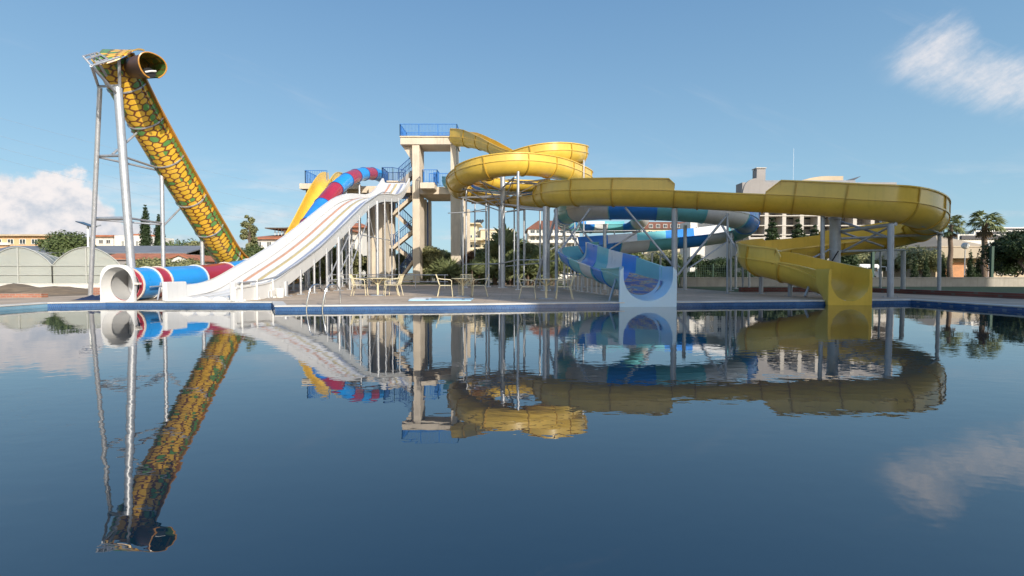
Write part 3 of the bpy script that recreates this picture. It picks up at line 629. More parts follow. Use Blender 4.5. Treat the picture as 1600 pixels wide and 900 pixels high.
MB().box(-10.22-W2+.07, -10.22+W2-.07, 16.60, 16.9, 0.157, 0.196).build('end_sill', M['white_gel'], ws, bevel=0.04)
for i, y in enumerate((19.0, 20.4, 21.9, 23.4, 25.0, 26.7, 28.5, 30.4, 32.4, 34.4, 36.5, 38.6, 41.0)):
    zf = float(np.interp(y, [a for a, b in WF], [b for a, b in WF]))
    for x, zt in ((-9.04, zf+0.05), (-11.40, zf-0.1)):
        r_ = 0.11 if (i % 4 == 1 and x > -10) else 0.055
        MB().tube([(x, y, 0.15), (x, y, zt)], r_, 10).build('support_post', M['steel'], ws, True)
    MB().bar((-11.4, y, zf-.28), (-9.04, y, zf-.28), 0.08, 0.08).build('cross_beam', M['steel'], ws)
for (y0, z0, y1, z1) in ((25, .6, 28.5, 3.2), (28.5, 1.2, 32.4, 4.6), (34.4, 2.4, 32.4, 4.9), (38.6, 3.0, 36.5, 5.8), (30.4, 3.5, 26.7, 1.0)):
    pipe('brace', (-9.04, y0, z0), (-9.04, y1, z1), 0.035, M['steel'], ws)
for z_ in (0.72, 3.35):
    pipe('brace', (-9.04, 25 if z_ < 1 else 30.4, z_), (-9.04, 38.6, z_+.15), 0.03, M['steel'], ws)
rp_ = [Vector((-8.98, y, z)) for y, z in ((16.8, .76), (18.2, .80), (19.6, .95), (21.4, 1.45), (24, 2.3), (28, 3.9), (31.5, 5.35), (35.5, 6.65), (38, 7.0))]
MB().tube(rp_, 0.03, 8).build('side_pipe', M['steel'], ws, True)
for y in (17.0, 18.0, 19.2): MB().tube([(-8.98, y, 0.15), (-8.98, y, 0.86)], 0.035, 8).build('support_post', M['white_plastic'], ws, True)

# ------------------------------------------------------------------ enclosed blue and red tube slide
ts = thing('tube_slide', 'enclosed blue and red tube slide with a white round mouth at the pool', 'water slide', (0, 0, 0))
tpts = [(-12.4, 49.5, 10.25), (-12.7, 47.5, 10.2), (-12.9, 44.5, 9.6), (-12.9, 41, 8.6), (-12.9, 38.2, 7.45), (-12.9, 35.8, 6.15), (-12.9, 33.6, 4.75), (-12.9, 31.3, 3.2), (-12.9, 29.0, 2.05), (-12.9, 27.0, 1.5), (-12.9, 25.0, 1.2), (-12.9, 22.5, .95), (-12.9, 20, .80), (-12.91, 18.2, .74), (-12.94, 17.1, .69)]
tp = Path(tpts, smooth=1)
def s_at_y(path, y): i = int(np.argmin(np.abs(path.A[:, 1]-y))); return float(path.L[i])
by = [49.3, 47.0, 44.8, 42.6, 40.2, 37.6, 35.0, 32.6, 30.0, 27.5, 25.2, 23.1, 20.9, 18.7, 18.1, 17.25, 17.1]
cl = ['bright_blue', 'red', 'bright_blue', 'bright_blue', 'red', 'bright_blue', 'red', 'bright_blue', 'red', 'bright_blue', 'bright_blue', 'red', 'bright_blue', 'red', 'bright_blue', 'red']
cl = ['bright_blue', 'red', 'bright_blue', 'red', 'bright_blue', 'red', 'blue', 'red', 'blue', 'red', 'bright_blue', 'red', 'bright_blue', 'red', 'bright_blue', 'red']
for i in range(len(by)-1):
    tubesec(tp, s_at_y(tp, by[i]), s_at_y(tp, by[i+1]), 0.55, M[cl[i]], ts)
    if i: ring(tp, s_at_y(tp, by[i]), 0.55, M['cream_gel'] if i > 9 else M['navy_rail'], ts, 0.05, 0.04)
portal(Vector((-12.93, 16.75, 0.68)), (0.05, -1, 0), .535, 1.36, -0.05, 0.53, 0.33, M['white_gel'], ts, 'mouth', full=True, r_back=0.45)
ln = tubesec(tp, s_at_y(tp, 26), tp.len, 0.511, M['lining_grey'], ts, 'lining', th=.01)
for xa, xb in ((-13.56, -13.44), (-12.42, -12.26)): MB().box(xa, xb, 16.78, 16.95, 0.70, 0.77).build('flange_plate', M['cream_gel'], ts, bevel=0.01)
for y, h in ((18.4, .25), (21.0, .3), (24, .7), (28, 1.2), (32, 3.1), (36, 5.8), (40, 7.6), (43.5, 8.7)):
    MB().tube([(-12.9, y, 0.15), (-12.9, y, h)], 0.09, 10).build('support_post', M['steel'], ts, True)
pipe('brace', (-12.2, 17.6, 0.15), (-12.35, 18.0, .75), 0.03, M['steel'], ts)
pipe('brace', (-12.3, 17.4, 0.62), (-12.3, 19.6, .66), 0.025, M['steel'], ts)

# ------------------------------------------------------------------ yellow straight chute behind, on the left
yc = thing('straight_chute', 'steep straight yellow open chute behind the tube slide on the left of the tower', 'water slide', (0, 0, 0))
yp = Path([(-15.85, 46.2, 9.6), (-15.85, 44.6, 9.3), (-15.85, 42.5, 7.9), (-15.85, 40.5, 6.1), (-15.85, 38.5, 4.3), (-15.85, 36.4, 2.6), (-15.85, 34, 1.5), (-15.85, 31, 1.05), (-15.85, 28.5, .95)], smooth=1)
q = [i*yp.len/7 for i in range(8)]
for i in range(7):
    chute(yp, q[i], q[i+1], 0.62, (.45, .45), (.45, .45), M['yellow'], yc)
    if i: rib(yp, q[i], .62, .42, .42, M['yellow_rib'], yc)
for y, h in ((44, 8), (40, 5.3), (36.5, 2.0), (33, .6), (29, .35)): MB().tube([(-15.85, y, .1), (-15.85, y, h)], .1, 10).build('support_post', M['steel'], yc, True)

# ------------------------------------------------------------------ snake slide
sn = thing('snake_slide', 'tall steep slide painted with yellow and green snake scales, cobra hood on top', 'water slide', (0, 0, 0))
spath = Path([(-13.98, 18.03, 8.62), (-13.99, 18.6, 8.02), (-14.0, 19.3, 7.28), (-14.0, 20.9, 5.70), (-14.0, 22.3, 4.42), (-14.0, 23.7, 3.15), (-14.05, 25.2, 1.95), (-14.1, 26.8, 1.30), (-14.1, 29, 1.0), (-14.1, 33, 0.9)], smooth=1)
rs = 0.565; sb = [0.0]+[s_at_y(spath, y)+0.0 for y in (18.75, 19.65, 20.95, 22.35, 23.75, 25.3, 27.2, 30, 33)]
sb[-1] = spath.len
for i in range(len(sb)-1):
    hh = (.32, .32)
    chute(spath, sb[i], sb[i+1], rs, hh, hh, M['snake'], sn, step=0.22, uvon=True)
    if i: rib(spath, sb[i], rs, .25, .25, M['steel'], sn, .045, .035, 'support_ring')
for sg in (-1, 1):      # amber rim along both walls
    rows = []
    for k in range(90):
        P, T, S, U = spath.frame(0.0+spath.len*k/89); v0 = .30
        rows.append([P+S*(sg*(rs-.05))+U*(v0+.03), P+S*(sg*(rs+.11))+U*(v0+.03), P+S*(sg*(rs+.11))+U*(v0-.05), P+S*(sg*(rs-.05))+U*(v0-.05)])
    mb = MB(); mb.quadgrid(rows, closed_u=True); mb.poly(rows[0]); mb.poly(rows[-1][::-1]); mb.build('rim', M['snake_rim'], sn)
# cobra hood: an open-ended scaly barrel curling out of the right wall
hc = at(234, 103, 17.5); hd = Vector((0.80, -0.58, -0.16)).normalized(); hs_ = hd.cross(Vector((0, 0, 1))).normalized(); hu = hs_.cross(hd)
rows = []; uvs = []; NB = 36
for li, (e, rr) in enumerate([(-1.25, .36), (-.9, .37), (-.4, .385), (0., .395), (.22, .415), (.22, .395), (0., .375), (-.4, .365), (-.9, .35), (-1.25, .34)]):
    row = []; uvr = []
    for k in range(NB+1):
        a = R(-62)+R(322)*k/NB*0.995
        wob = 1+0.05*math.sin(3*a+0.5)*(1 if e > 0 else 0.4)
        row.append(hc+hd*e+hs_*(-rr*wob*math.cos(a))+hu*(rr*wob*math.sin(a))); uvr.append((rr*(a-1.4)*1.5, e*1.4))
    rows.append(row); uvs.append(uvr)
mb = MB(); mb.quadgrid(rows[:6]+rows[:1])
hood = mb.build('hood', M['snake_brown'], sn, True, 50)
mb = MB(); mb.quadgrid([[p_-(p_-hc-hd*(p_-hc).dot(hd))*.02 for p_ in r_] for r_ in rows[5:]], uv=uvs[5:]); mb.build('lining', M['snake_lining'], hood, True, 50)
mb = MB(); mb.poly([hc-hd*1.1+hs_*(-.355*math.cos(2*math.pi*k/24))+hu*(.355*math.sin(2*math.pi*k/24)) for k in range(24)]); mb.build('back_cap', M['snake_lining'], hood)
mb = MB(); rr = .405
pts = [hc+hd*.23+hs_*(-rr*(1+.05*math.sin(3*a+.5))*math.cos(a))+hu*(rr*(1+.05*math.sin(3*a+.5))*math.sin(a)) for a in [R(-62)+R(322)*k/40 for k in range(41)]]
mb.tube(pts, 0.024, 6); mb.build('hood_rim', M['snake_rim'], hood, True)
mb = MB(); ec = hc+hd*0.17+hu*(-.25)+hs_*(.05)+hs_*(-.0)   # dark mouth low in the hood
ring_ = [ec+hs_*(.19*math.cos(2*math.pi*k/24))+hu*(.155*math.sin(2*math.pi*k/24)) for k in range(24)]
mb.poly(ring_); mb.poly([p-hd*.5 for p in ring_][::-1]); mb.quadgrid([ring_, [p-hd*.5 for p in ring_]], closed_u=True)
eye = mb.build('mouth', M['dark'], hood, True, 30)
mb = MB(); mb.tube([ec+hd*.03-hs_*.17+hu*.10, ec+hd*.05+hu*.05, ec+hd*.03+hs_*.14-hu*.02], 0.032, 8); mb.build('tooth_mark', M['white_gel'], hood, True)
# scaly overhanging panel at the very top, and the fold that joins it to the hood
def scaly(c4, nm, th=.05, bow=.10):
    rows = []; uvs = []
    for o_ in (0, 1):
        for i_ in (range(8) if o_ == 0 else range(7, -1, -1)):
            u = i_/7; a_ = c4[0].lerp(c4[3], u); b_ = c4[1].lerp(c4[2], u); rw = []; ur = []
            for k_ in range(8):
                v = k_/7; q_ = a_.lerp(b_, v); q_.z += -bow*math.sin(math.pi*v)*(1-u)+th*o_+.06*math.sin(math.pi*u); rw.append(q_); ur.append(((v-.5)*(a_-b_).length, u*(c4[0]-c4[3]).length))
            rows.append(rw); uvs.append(ur)
    rows.append(rows[0]); uvs.append(uvs[0]); mb = MB(); mb.quadgrid(rows, uv=uvs)
    for e_ in (0, -1): mb.poly([rw[e_] for rw in rows[:-1]])
    return mb.build(nm, M['snake'], sn, True, 50)
scaly([at(146, 102, 16.8), at(188, 92, 17.2), at(206, 80, 17.9), at(160, 79, 17.9)], 'overhang', .05, .05)
scaly([at(187, 90, 17.25), at(207, 81, 17.6), at(226, 80, 18.3), at(203, 79, 18.3)], 'skin_fold', .05, .02)
# steel frame
fr = MB()
a, b, c, d = at(130, 88, 16.2), at(143, 103, 16.2), at(187, 89, 17.0), at(152, 82, 17.3)
for p_, q_ in ((a, b), (b, c), (a, d), (d, at(168, 92, 17.0)), (b, at(168, 92, 17.0)), (at(136, 93, 16.2), at(156, 86, 16.9)), (at(141, 86, 16.7), at(152, 99, 16.6)), (at(147, 84, 17.0), at(160, 96, 16.8))): fr.tube([p_, q_], .03, 8)
p1t, p2t = at(156, 137, 18.0), at(184, 137, 17.6)
for p_, q_ in ((b, at(153, 133, 18)), (b, at(184, 148, 17.6)), (at(186, 90, 17.3), at(187, 134, 17.7)), (at(153, 96, 16.8), at(166, 118, 17.4)), (at(153, 135, 18.0), at(187, 134, 17.6))): fr.tube([p_, q_], .045, 8)
fr.build('top_frame', M['steel'], sn, True)
pipe('support_post', gz(141, 466.5, 0.12), p1t, .075, M['steel'], sn, 14)
pipe('support_post', Vector((ax(208, 17.9), 17.9, .12)), p2t, .128, M['steel'], sn, 16)
pipe('support_post', Vector((ax(255.5, 21.0), 21.0, .12)), at(252.5, 267, 20.9), .075, M['steel'], sn, 12)
pipe('support_post', Vector((ax(317, 23.8), 23.8, .12)), at(315.5, 370, 23.7), .085, M['steel'], sn, 12)
for (p_, q_, r_) in (((152, 244, 18.7), (190, 243, 17.7), .05), ((152, 245, 18.7), (250, 267, 20.9), .04), ((191, 244, 17.8), (250, 264, 20.9), .04), ((147, 342, 19.2), (203, 341, 17.85), .07), ((147, 343, 19.2), (254, 351, 21), .035), ((204, 341, 17.9), (254, 349, 21), .04),
                    ((218, 204, 19.6), (176, 241, 18.2), .04), ((286, 321, 22.4), (256, 352, 21), .04), ((232, 196, 19.6), (206, 206, 19.7), .05)):
    pipe('brace', at(*p_), at(*q_), r_, M['steel'], sn)

# ------------------------------------------------------------------ long yellow spiral slide
ys = thing('spiral_slide', 'long olive-yellow open slide spiralling from the tower top and looping to the pool', 'water slide', (0, 0, 0))
YC = [(712, 216, 46.3), (730, 217, 45.2), (760, 223, 43), (800, 240, 40.5), (850, 249, 38.5), (888, 246, 37), (902, 241, 34.5), (893, 239, 32.4), (865, 238, 31.2), (830, 244, 31.3), (790, 256, 32.3), (758, 266, 34), (748, 276, 36.5), (790, 283, 38), (850, 285, 38.2), (893, 284, 38.6), (910, 279, 36.6), (896, 271, 33.6), (860, 259, 30.6), (805, 254, 28.9), (750, 262, 29.3), (722, 275, 31), (716, 290, 33.5), (737, 300, 35.5),
      (780, 306, 35), (820, 308, 32.3), (852, 305, 29), (880, 300, 26.8), (950, 299, 25.3), (1055, 301, 24.3), (1150, 305, 23.3), (1250, 309, 22.3), (1330, 313.5, 21.3), (1390, 318, 20.6), (1429, 326, 21.0), (1449, 337, 22.4), (1444, 350, 24.2), (1412, 361, 25.3), (1360, 371, 25.4), (1300, 380, 25), (1240, 387, 24.5), (1200, 391, 23.8), (1180, 397, 22.4), (1192, 404, 21.1), (1230, 413, 20.3), (1270, 424, 19.5), (1303, 434, 18.6), (1325, 440.5, 17.6)]
yw = Path([at(*p) for p in YC], smooth=2)
def s_near(path, p): d = np.linalg.norm(path.A-np.array(p), axis=1); return d
YS_IDX = []
def ctrl_s(path, pts, i):      # arc length of control point i (search near its share of the path)
    d = np.linalg.norm(path.A-np.array(pts[i]), axis=1); n = len(path.A); c = int(i/(len(pts)-1)*(n-1)); lo, hi = max(0, c-30), min(n, c+31)
    return float(path.L[lo+int(np.argmin(d[lo:hi]))])
yw_pts = [at(*p) for p in YC]; yS = [ctrl_s(yw, yw_pts, i) for i in range(len(YC))]; yS[31] = yS[30]+.45*(yS[31]-yS[30])
def wall_h(i):                 # (left, right) wall extension by control index
    if i < 2: return (.75, .75)
    if i < 3: return (.35, .35)
    if i < 5: return (.12, .12)
    if i < 10: return (.45, .0)
    if i < 15: return (.30, .0)
    if i < 21: return (.42, .0)
    if i < 24: return (.20, .0)
    if i < 26: return (.0, .0)
    if i < 27: return (.0, .50)
    if i < 29: return (.0, .55)
    if i < 31: return (.0, .0)
    if i < 39: return (.0, .62)
    if i < 41: return (.0, .45)
    if i < 44: return (.0, .55)
    return (.45, .0)
RY = 0.72
cuts = [0.0]
while cuts[-1] < yw.len-1.2: cuts.append(cuts[-1]+1.95)
for k in (3, 26, 29, 31, 39, 44):
    j = min(range(1, len(cuts)), key=lambda j: abs(cuts[j]-yS[k])); cuts[j] = yS[k]
cuts[-1] = yw.len-0.25
cuts = sorted(cuts)
def hat(s): i = int(np.searchsorted(yS, s+0.01))-1; return wall_h(max(0, i))
prevr = 0
for a, b in zip(cuts, cuts[1:]):
    h = hat((a+b)/2); nx = hat(b+0.8)
    if b < yS[4]+.5:
        f_ = lambda q_: float(np.interp(q_, [0, yS[1], yS[2]*.8, yS[2], yS[4]], [.72, .72, .45, .30, .10])); l0 = l1 = f_(a); l1 = f_(b); r0, r1 = l0, l1
    else:
        l0, l1 = h[0], (h[0] if nx[0] >= h[0] else (h[0]+nx[0])/2); r0 = r1 = h[1]
    if a > yS[41]: l0, l1 = [float(np.interp(q_, [yS[41], yS[42], yS[43], yS[44]], [.1, .15, .32, .45])) for q_ in (a, b)]
    if b >= cuts[-1]-.01: l1 = .42; r0, r1 = .1, .38
    if h[1] > .4 and prevr < .1 and a > yS[25]:          # the high side wall starts with a slanted corner
        chute(yw, a, a+.55, RY, (l0, l0), (.1, h[1]), M['yellow'], ys, step=.1); chute(yw, a+.55, b, RY, (l0, l1), (r0, r1), M['yellow'], ys)
    elif h[1] > .4 and nx[1] < .1:
        chute(yw, a, b-.3, RY, (l0, l1), (r0, r1), M['yellow'], ys); chute(yw, b-.3, b, RY, (l1, l1), (r1, r1-.25), M['yellow'], ys, step=.1)
    else: chute(yw, a, b, RY, (l0, l1), (r0, r1), M['yellow'], ys)
    if a > 0: rib(yw, a, RY, max(l0-.05, 0), max(min(r0, max(prevr, r0 if a < yS[5] else 0))-.05, 0), M['yellow_rib'], ys, .06, .05)
    prevr = h[1]
P, T, S, U = yw.frame(yw.len-.1)
portal(Vector((at(1327.5, 440, 17.3).x, 17.25, .80)), (0.04, -1, 0), .76, az(420, 17.3), -.05, .655, .75, M['yellow'], ys, 'splash_box', r_back=.66)
# mast, arms and posts
MB().tube([(ax(785.5, 32), 32, .15), (ax(785.5, 32), 32, 7.1)], .15, 18).build('mast', M['steel'], ys, True)
mx0 = Vector((ax(785.5, 32), 32, 0)); centre = Vector((.45, 33, 0))
for s_ in [yS[16], yS[17], yS[18], yS[19], yS[20], yS[21], yS[22]]:
    p = yw.pos(s_); z_ = p.z-RY-.06
    inner = p+(mx0-p)*0.12; inner.z = z_
    pipe('support_arm', (mx0.x, mx0.y, z_-.1), (p.x, p.y, z_), .05, M['steel'], ys); pipe('brace', (mx0.x, mx0.y, z_-1.1), (inner.x, inner.y, z_-.05), .035, M['steel'], ys)
for s_ in (yS[22], yS[23], yS[24], yS[25]):
    p = yw.pos(s_); z_ = p.z-RY-.06; pipe('support_arm', (mx0.x, mx0.y, z_-.2), (p.x, p.y, z_), .05, M['steel'], ys)
for px, D, pt, r_ in ((759.5, 34.3, 300, .055), (763.5, 33.6, 318, .07), (780, 35.2, 316, .05), (803.5, 33.8, 318, .05), (809.5, 28.2, 268, .075), (818.6, 35.6, 320, .05), (844, 31.8, 322, .06), (852.5, 27.0, 323, .15), (857.5, 27.8, 322, .06), (728.5, 32.0, 280, .05), (898, 36.5, 255, .05), (912, 33, 250, .05), (723.5, 34, 300, .04)):
    MB().tube([(ax(px, D), D, .15), at(px, pt, D)], r_, 12).build('support_post', M['steel'], ys, True)
for a, b, r_ in (((723, 413, 34), (782, 412, 32), .03), ((723, 333, 34), (763, 326, 33.6), .03), ((780, 412, 32), (810, 406, 28.5), .035), ((790, 416, 32), (845, 411, 31.8), .03), ((807, 406, 28.3), (852, 406, 27), .03), ((809, 325, 28.3), (855, 329, 27), .06), ((775, 318, 33), (852, 327, 27.5), .06), ((835, 450, 28), (870, 330, 26.3), .07), ((780, 300, 34), (700, 296, 33), .05), ((700, 333, 34), (760, 330, 34), .03)):
    pipe('brace', at(*a), at(*b), r_, M['steel'], ys)
# posts of the long straight run and of the big bend
for px, D, pt, r_ in ((1054, 24.3, 326, .14), (869.5, 26.2, 326, .085), (1137, 23.4, 333, .05), (1285.5, 22.0, 337, .085), (1392, 19.9, 350, .11), (1411.5, 25.2, 392, .10), (1468, 23.2, 362, .075), (1376, 27, 345, .05), (1189.5, 23, 430, .09), (1235, 20.5, 440, .085), (1161, 26, 400, .05)):
    MB().tube([(ax(px, D), D, .12), at(px, pt, D)], r_, 12).build('support_post', M['grey_paint'], ys, True)
MB().tube([(ax(1305, 23), 23, .12), at(1305, 342, 23)], .22, 20).build('mast', M['grey_paint'], ys, True)
MB().tube([at(1305, 342, 23)-Vector((0, 0, .03)), at(1305, 341, 23)+Vector((0, 0, .05))], .26, 20).build('mast_cap', M['grey_paint'], ys, True)
for a, b, r_ in (((1312, 362, 23), (1400, 350, 20.2), .07), ((1312, 373, 23), (1468, 366, 23.2), .055), ((1312, 393, 23), (1412, 390, 25.2), .055), ((1312, 346, 23), (1392, 372, 21), .05), ((1312, 362, 23), (1380, 385, 24), .045), ((1318, 392, 23), (1395, 352, 21), .045), ((1260, 408, 23.2), (1300, 388, 23), .045), ((1290, 412, 23), (1308, 400, 23), .04),
                 ((1258, 463, 18.9), (1270, 432, 19.3), .05), ((1181, 431, 22.6), (1225, 430, 21.0), .05), ((1345, 385, 25), (1376, 385, 27), .04), ((1472, 366, 23.2), (1440, 352, 21), .05),
                 ((922, 326, 25.3), (872, 397, 26), .05), ((977, 324, 25.0), (1052, 416, 24.4), .055), ((1138, 334, 23.4), (1058, 431, 24.2), .06), ((1170, 420, 22.6), (1128, 352, 23.5), .05), ((1390, 350, 20), (1395, 372, 19.9), .03)):
    pipe('brace', at(*a), at(*b), r_, M['grey_paint'], ys)
# hanging cable on the right mast
cb_ = [at(1310, 392, 22.6), at(1300, 408, 22.7), at(1288, 412, 22.8), at(1276, 416, 22.9)]
MB().tube(cb_, .03, 6).build('cable', M['dark'], ys, True)

# ------------------------------------------------------------------ blue, teal and white winding slide
bs = thing('winding_slide', 'winding slide in blue, teal and white bands ending in a pale blue box', 'water slide', (0, 0, 0))
BC = [(702, 283, 46.2), (740, 286, 42.5), (790, 290, 40), (840, 293, 38.5), (900, 300, 38.3), (950, 309, 38.8), (985, 324, 39.8), (1002, 340, 41.5), (985, 350, 43.2), (940, 351, 43.5), (905, 351, 42.6), (889, 347, 40), (883, 341, 36), (885, 334, 32.5), (900, 328, 30), (930, 324, 28.6), (980, 323, 27.9), (1050, 325, 27.4), (1110, 329, 27.2), (1150, 336, 28.0), (1166, 347, 30), (1155, 357, 31.8), (1120, 364, 32), (1070, 370, 31.5), (1000, 376, 30.6), (940, 381, 29.6), (905, 385, 28.2), (894, 390, 26.2), (902, 398, 24.2), (924, 408, 22.4), (955, 418.5, 20.6), (985, 428, 18.6), (1006, 434, 16.9)]
bw = Path([at(*p) for p in BC], smooth=2); bpts = [at(*p) for p in BC]; bS = [ctrl_s(bw, bpts, i) for i in range(len(BC))]
RB = 0.70
def bwall(i):
    if i < 4: return (.1, .35)
    if i < 8: return (.0, .0)
    if i < 16: return (.0, .35)
    if i < 19: return (.25, .25)
    if i < 26: return (.0, .50)
    if i < 28: return (.25, .0)
    return (.55, .0)
cuts = [0.0]; bands = ['teal', 'white_gel', 'blue', 'blue', 'teal', 'teal', 'white_gel', 'blue', 'teal', 'cream_gel']
while cuts[-1] < bw.len-2.0:
    s_ = cuts[-1]; L = 2.0
    if bS[14] < s_ < bS[20]: L = 2.4
    if s_ > bS[28]: L = 1.25
    if bS[7] < s_ < bS[11]: L = 1.45
    cuts.append(s_+L)
cuts[-1] = bw.len-.3
seq = ['teal', 'cream_gel', 'blue']; SH = 0
for i, (a, b) in enumerate(zip(cuts, cuts[1:])):
    mid = (a+b)/2; idx = int(np.searchsorted(bS, mid))-1; h = bwall(max(0, idx))
    c_ = seq[(i+SH) % 3]
    if c_ == 'blue' and idx > 27: c_ = 'blue'
    if c_ == 'cream_gel' and not (13 < idx < 16): c_ = 'white_gel'
    rr = RB
    lst = b >= cuts[-1]-.01; lw = [float(np.interp(q_, [bS[25], bS[26], bS[28]], [.1, .2, .55])) for q_ in (a, b)]
    chute(bw, a, b, rr, (.50, .36) if lst else ((lw[0], lw[1]) if a > bS[25] else (h[0], h[0])), (.1, .34) if lst else (h[1], h[1]), M[c_], bs)
    if a > 0: rib(bw, a, rr, 0, 0, M['blue'] if i % 3 == 0 else M['teal'], bs, .05, .035)
# lining in the last stretch of trough, orange and yellow streaks over blue
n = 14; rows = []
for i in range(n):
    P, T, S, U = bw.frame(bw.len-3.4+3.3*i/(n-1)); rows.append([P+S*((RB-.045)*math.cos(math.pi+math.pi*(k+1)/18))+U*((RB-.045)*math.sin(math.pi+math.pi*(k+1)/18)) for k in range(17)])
mb = MB(); mb.quadgrid(rows); mb.build('trough_lining', M['streaky'], bs, True)
portal(Vector((at(1012, 440, 16.5).x, 16.42, 1.0)), (0.05, -1, 0), .93, az(416, 16.5), -.05, .80, .9, M['pale_blue'], bs, 'splash_box', corner=.5, r_back=.66)
for px, D, pt, r_ in ((945, 28.3, 350, .10), (1070.5, 28.2, 352, .10), (882, 30, 352, .06), (1000, 30.6, 400, .06), (1019, 31, 395, .06), (1032, 31, 395, .06), (1150, 31, 378, .07), (1171, 30, 378, .06), (1142, 27.5, 365, .06),
                      (892, 27.8, 402, .04), (903, 26.4, 406, .05), (897, 29, 402, .04), (909, 25, 411, .05), (918, 24.6, 416, .04), (925, 23.8, 420, .05), (932, 23.4, 424, .04), (939, 22.4, 428, .05), (951, 21.4, 433, .05), (887, 28.4, 402, .03), (963, 22.0, 436, .04), (880, 40, 362, .06), (915, 43, 360, .06), (960, 43, 360, .06), (1003, 41, 354, .06), (820, 39, 305, .06), (742, 42, 300, .06)):
    MB().tube([(ax(px, D), D, .12), at(px, pt, D)], r_, 12).build('support_post', M['steel'], bs, True)
for a, b, r_ in (((891, 362, 29.5), (911, 396, 28), .05), ((905, 355, 29), (940, 395, 28.3), .05), ((944, 395, 28.3), (1000, 360, 28.3), .05), ((952, 471, 17.4), (963, 435, 18.0), .045), ((860, 408, 30), (955, 405, 30), .03), ((880, 428, 26), (930, 432, 23.5), .03), ((1025, 395, 31), (1063, 418, 28.2), .04), ((1075, 420, 28), (1145, 372, 29.5), .04), ((870, 362, 36), (1005, 360, 42), .035), ((870, 372, 36), (1000, 368, 42), .035), ((860, 390, 34), (900, 365, 40), .03)):
    pipe('brace', at(*a), at(*b), r_, M['steel'], bs)

# ------------------------------------------------------------------ pool furniture
def ladder():
    t = thing('pool_ladder', 'stainless steel pool ladder with two arched handrails', 'ladder', (0, 0, 0))
    for px, px2 in ((477, 493), (502, 517)):
        p = [at(px, 479, 14.75), at(px+3.5, 460, 14.75)]
        p[0].z = -.25
        e = at(px2, 474, 15.6); zt = at(px+8, 444.5, 15).z
        xs = p[0].x; pts = [p[0], Vector((xs+.06, 14.75, .25)), Vector((xs+.12, 14.8, zt-.12)), Vector((xs+.17, 14.9, zt-.02)), Vector((xs+.23, 15.1, zt)), Vector((xs+.28, 15.3, zt-.04)), Vector((xs+.31, 15.42, zt-.16)), Vector((xs+.32, 15.45, .4)), Vector((xs+.32, 15.45, .13))]
        MB().tube(pts, .022, 10).build('handrail', M['chrome'], t, True)
    x0 = at(477, 479, 14.75).x
    for z_ in (-.05, -.2): MB().tube([(x0+.03, 14.75, z_), (x0+.5, 14.75, z_)], .02, 8).build('rung', M['chrome'], t, True)
ladder()
def chair_proto(name, label, group):
    t = thing(name, label, 'chair', group=group)
    m = M['cream_metal']
    mb = MB(); mb.box(-.24, .24, -.23, .24, .43, .455)
    mb.build('seat', m, t, bevel=.008)
    mb = MB()      # slatted, slightly curved back, leaning
    for k in range(9):
        u = -.22+.44*k/8; y = .25+.02*abs(u); mb.bar((u, y, .46), (u*1.06, y+.13, .86), .018)
    mb.bar((-.25, .39, .87), (.25, .39, .87), .03, .03); mb.bar((-.24, .26, .50), (.24, .26, .50), .025)
    mb.build('backrest', m, t)
    for sx in (-1, 1):
        MB().tube([(sx*.25, -.26, 0), (sx*.26, -.22, .42), (sx*.28, -.22, .62), (sx*.28, -.16, .67), (sx*.28, .15, .69), (sx*.26, .34, .72)], .014, 8).build('armrest', m, t, True)
        MB().tube([(sx*.25, .34, 0), (sx*.25, .24, .43)], .014, 8).build('leg', m, t, True)
    return t
def table_proto(label):
    t = thing('garden_table', label, 'table', group='round garden tables on the deck')
    n = 28; mb = MB(); mb.tube([(0, 0, .705), (0, 0, .73)], .46, n); mb.build('tabletop', M['cream_metal'], t, True, 30)
    MB().tube([(0, 0, .70), (0, 0, .45), (0, 0, .02)], .045, 12).build('pedestal', M['cream_metal'], t, True)
    for k in range(4):
        a = math.pi/4+k*math.pi/2; MB().tube([(0, 0, .44), (.16*math.cos(a), .16*math.sin(a), .56), (.38*math.cos(a), .38*math.sin(a), .70)], .018, 8).build('strut', M['cream_metal'], t, True)
    mb = MB(); mb.tube([(0, 0, 0), (0, 0, .035)], .30, 24, .24); mb.build('foot', M['grey_paint'], t, True, 30)
    return t
tb0 = table_proto('round cream garden table nearest the foot of the white slide'); ch0 = chair_proto('armchair', 'x', 'cream metal armchairs round the garden tables')
used = [False, False]
def place(proto, i, x, y, rz, label):
    o = proto if not used[i] else copy_tree(proto); used[i] = True; o.location = (x, y, .152); o.rotation_euler = (0, 0, rz); o['label'] = label; return o
T1, T2, T3 = (ax(590, 21.2), 21.2), (ax(723, 20.3), 20.3), (ax(853.5, 18.4), 18.4)
place(tb0, 0, T1[0], T1[1], 0, 'round cream garden table nearest the foot of the white slide, in the sun')
place(tb0, 0, T2[0], T2[1], .3, 'round cream garden table in front of the tower pier, the middle one')
place(tb0, 0, T3[0], T3[1], .1, 'round cream garden table nearest the blue winding slide')
CHN = [(T1, -.70, -.05, R(90)+.1, 'cream armchair on the left of the sunlit garden table'), (T1, .42, .35, R(-75), 'cream armchair on the right of the sunlit garden table, farther back'), (T1, .68, -.15, R(-95), 'cream armchair at the outer right of the sunlit garden table'),
       (T2, -.66, .0, R(95), 'shaded armchair on the left of the middle garden table'), (T2, .64, .1, R(-85), 'shaded armchair on the right of the middle garden table'), (T2, .05, .75, R(0), 'armchair behind the middle garden table'),
       (T3, -.64, .0, R(88), 'shaded armchair on the left of the table nearest the blue slide'), (T3, .62, .05, R(-92), 'shaded armchair on the right of the table nearest the blue slide')]
for T_, dx, dy, rz, lb in CHN: place(ch0, 1, T_[0]+dx, T_[1]+dy, rz, lb)
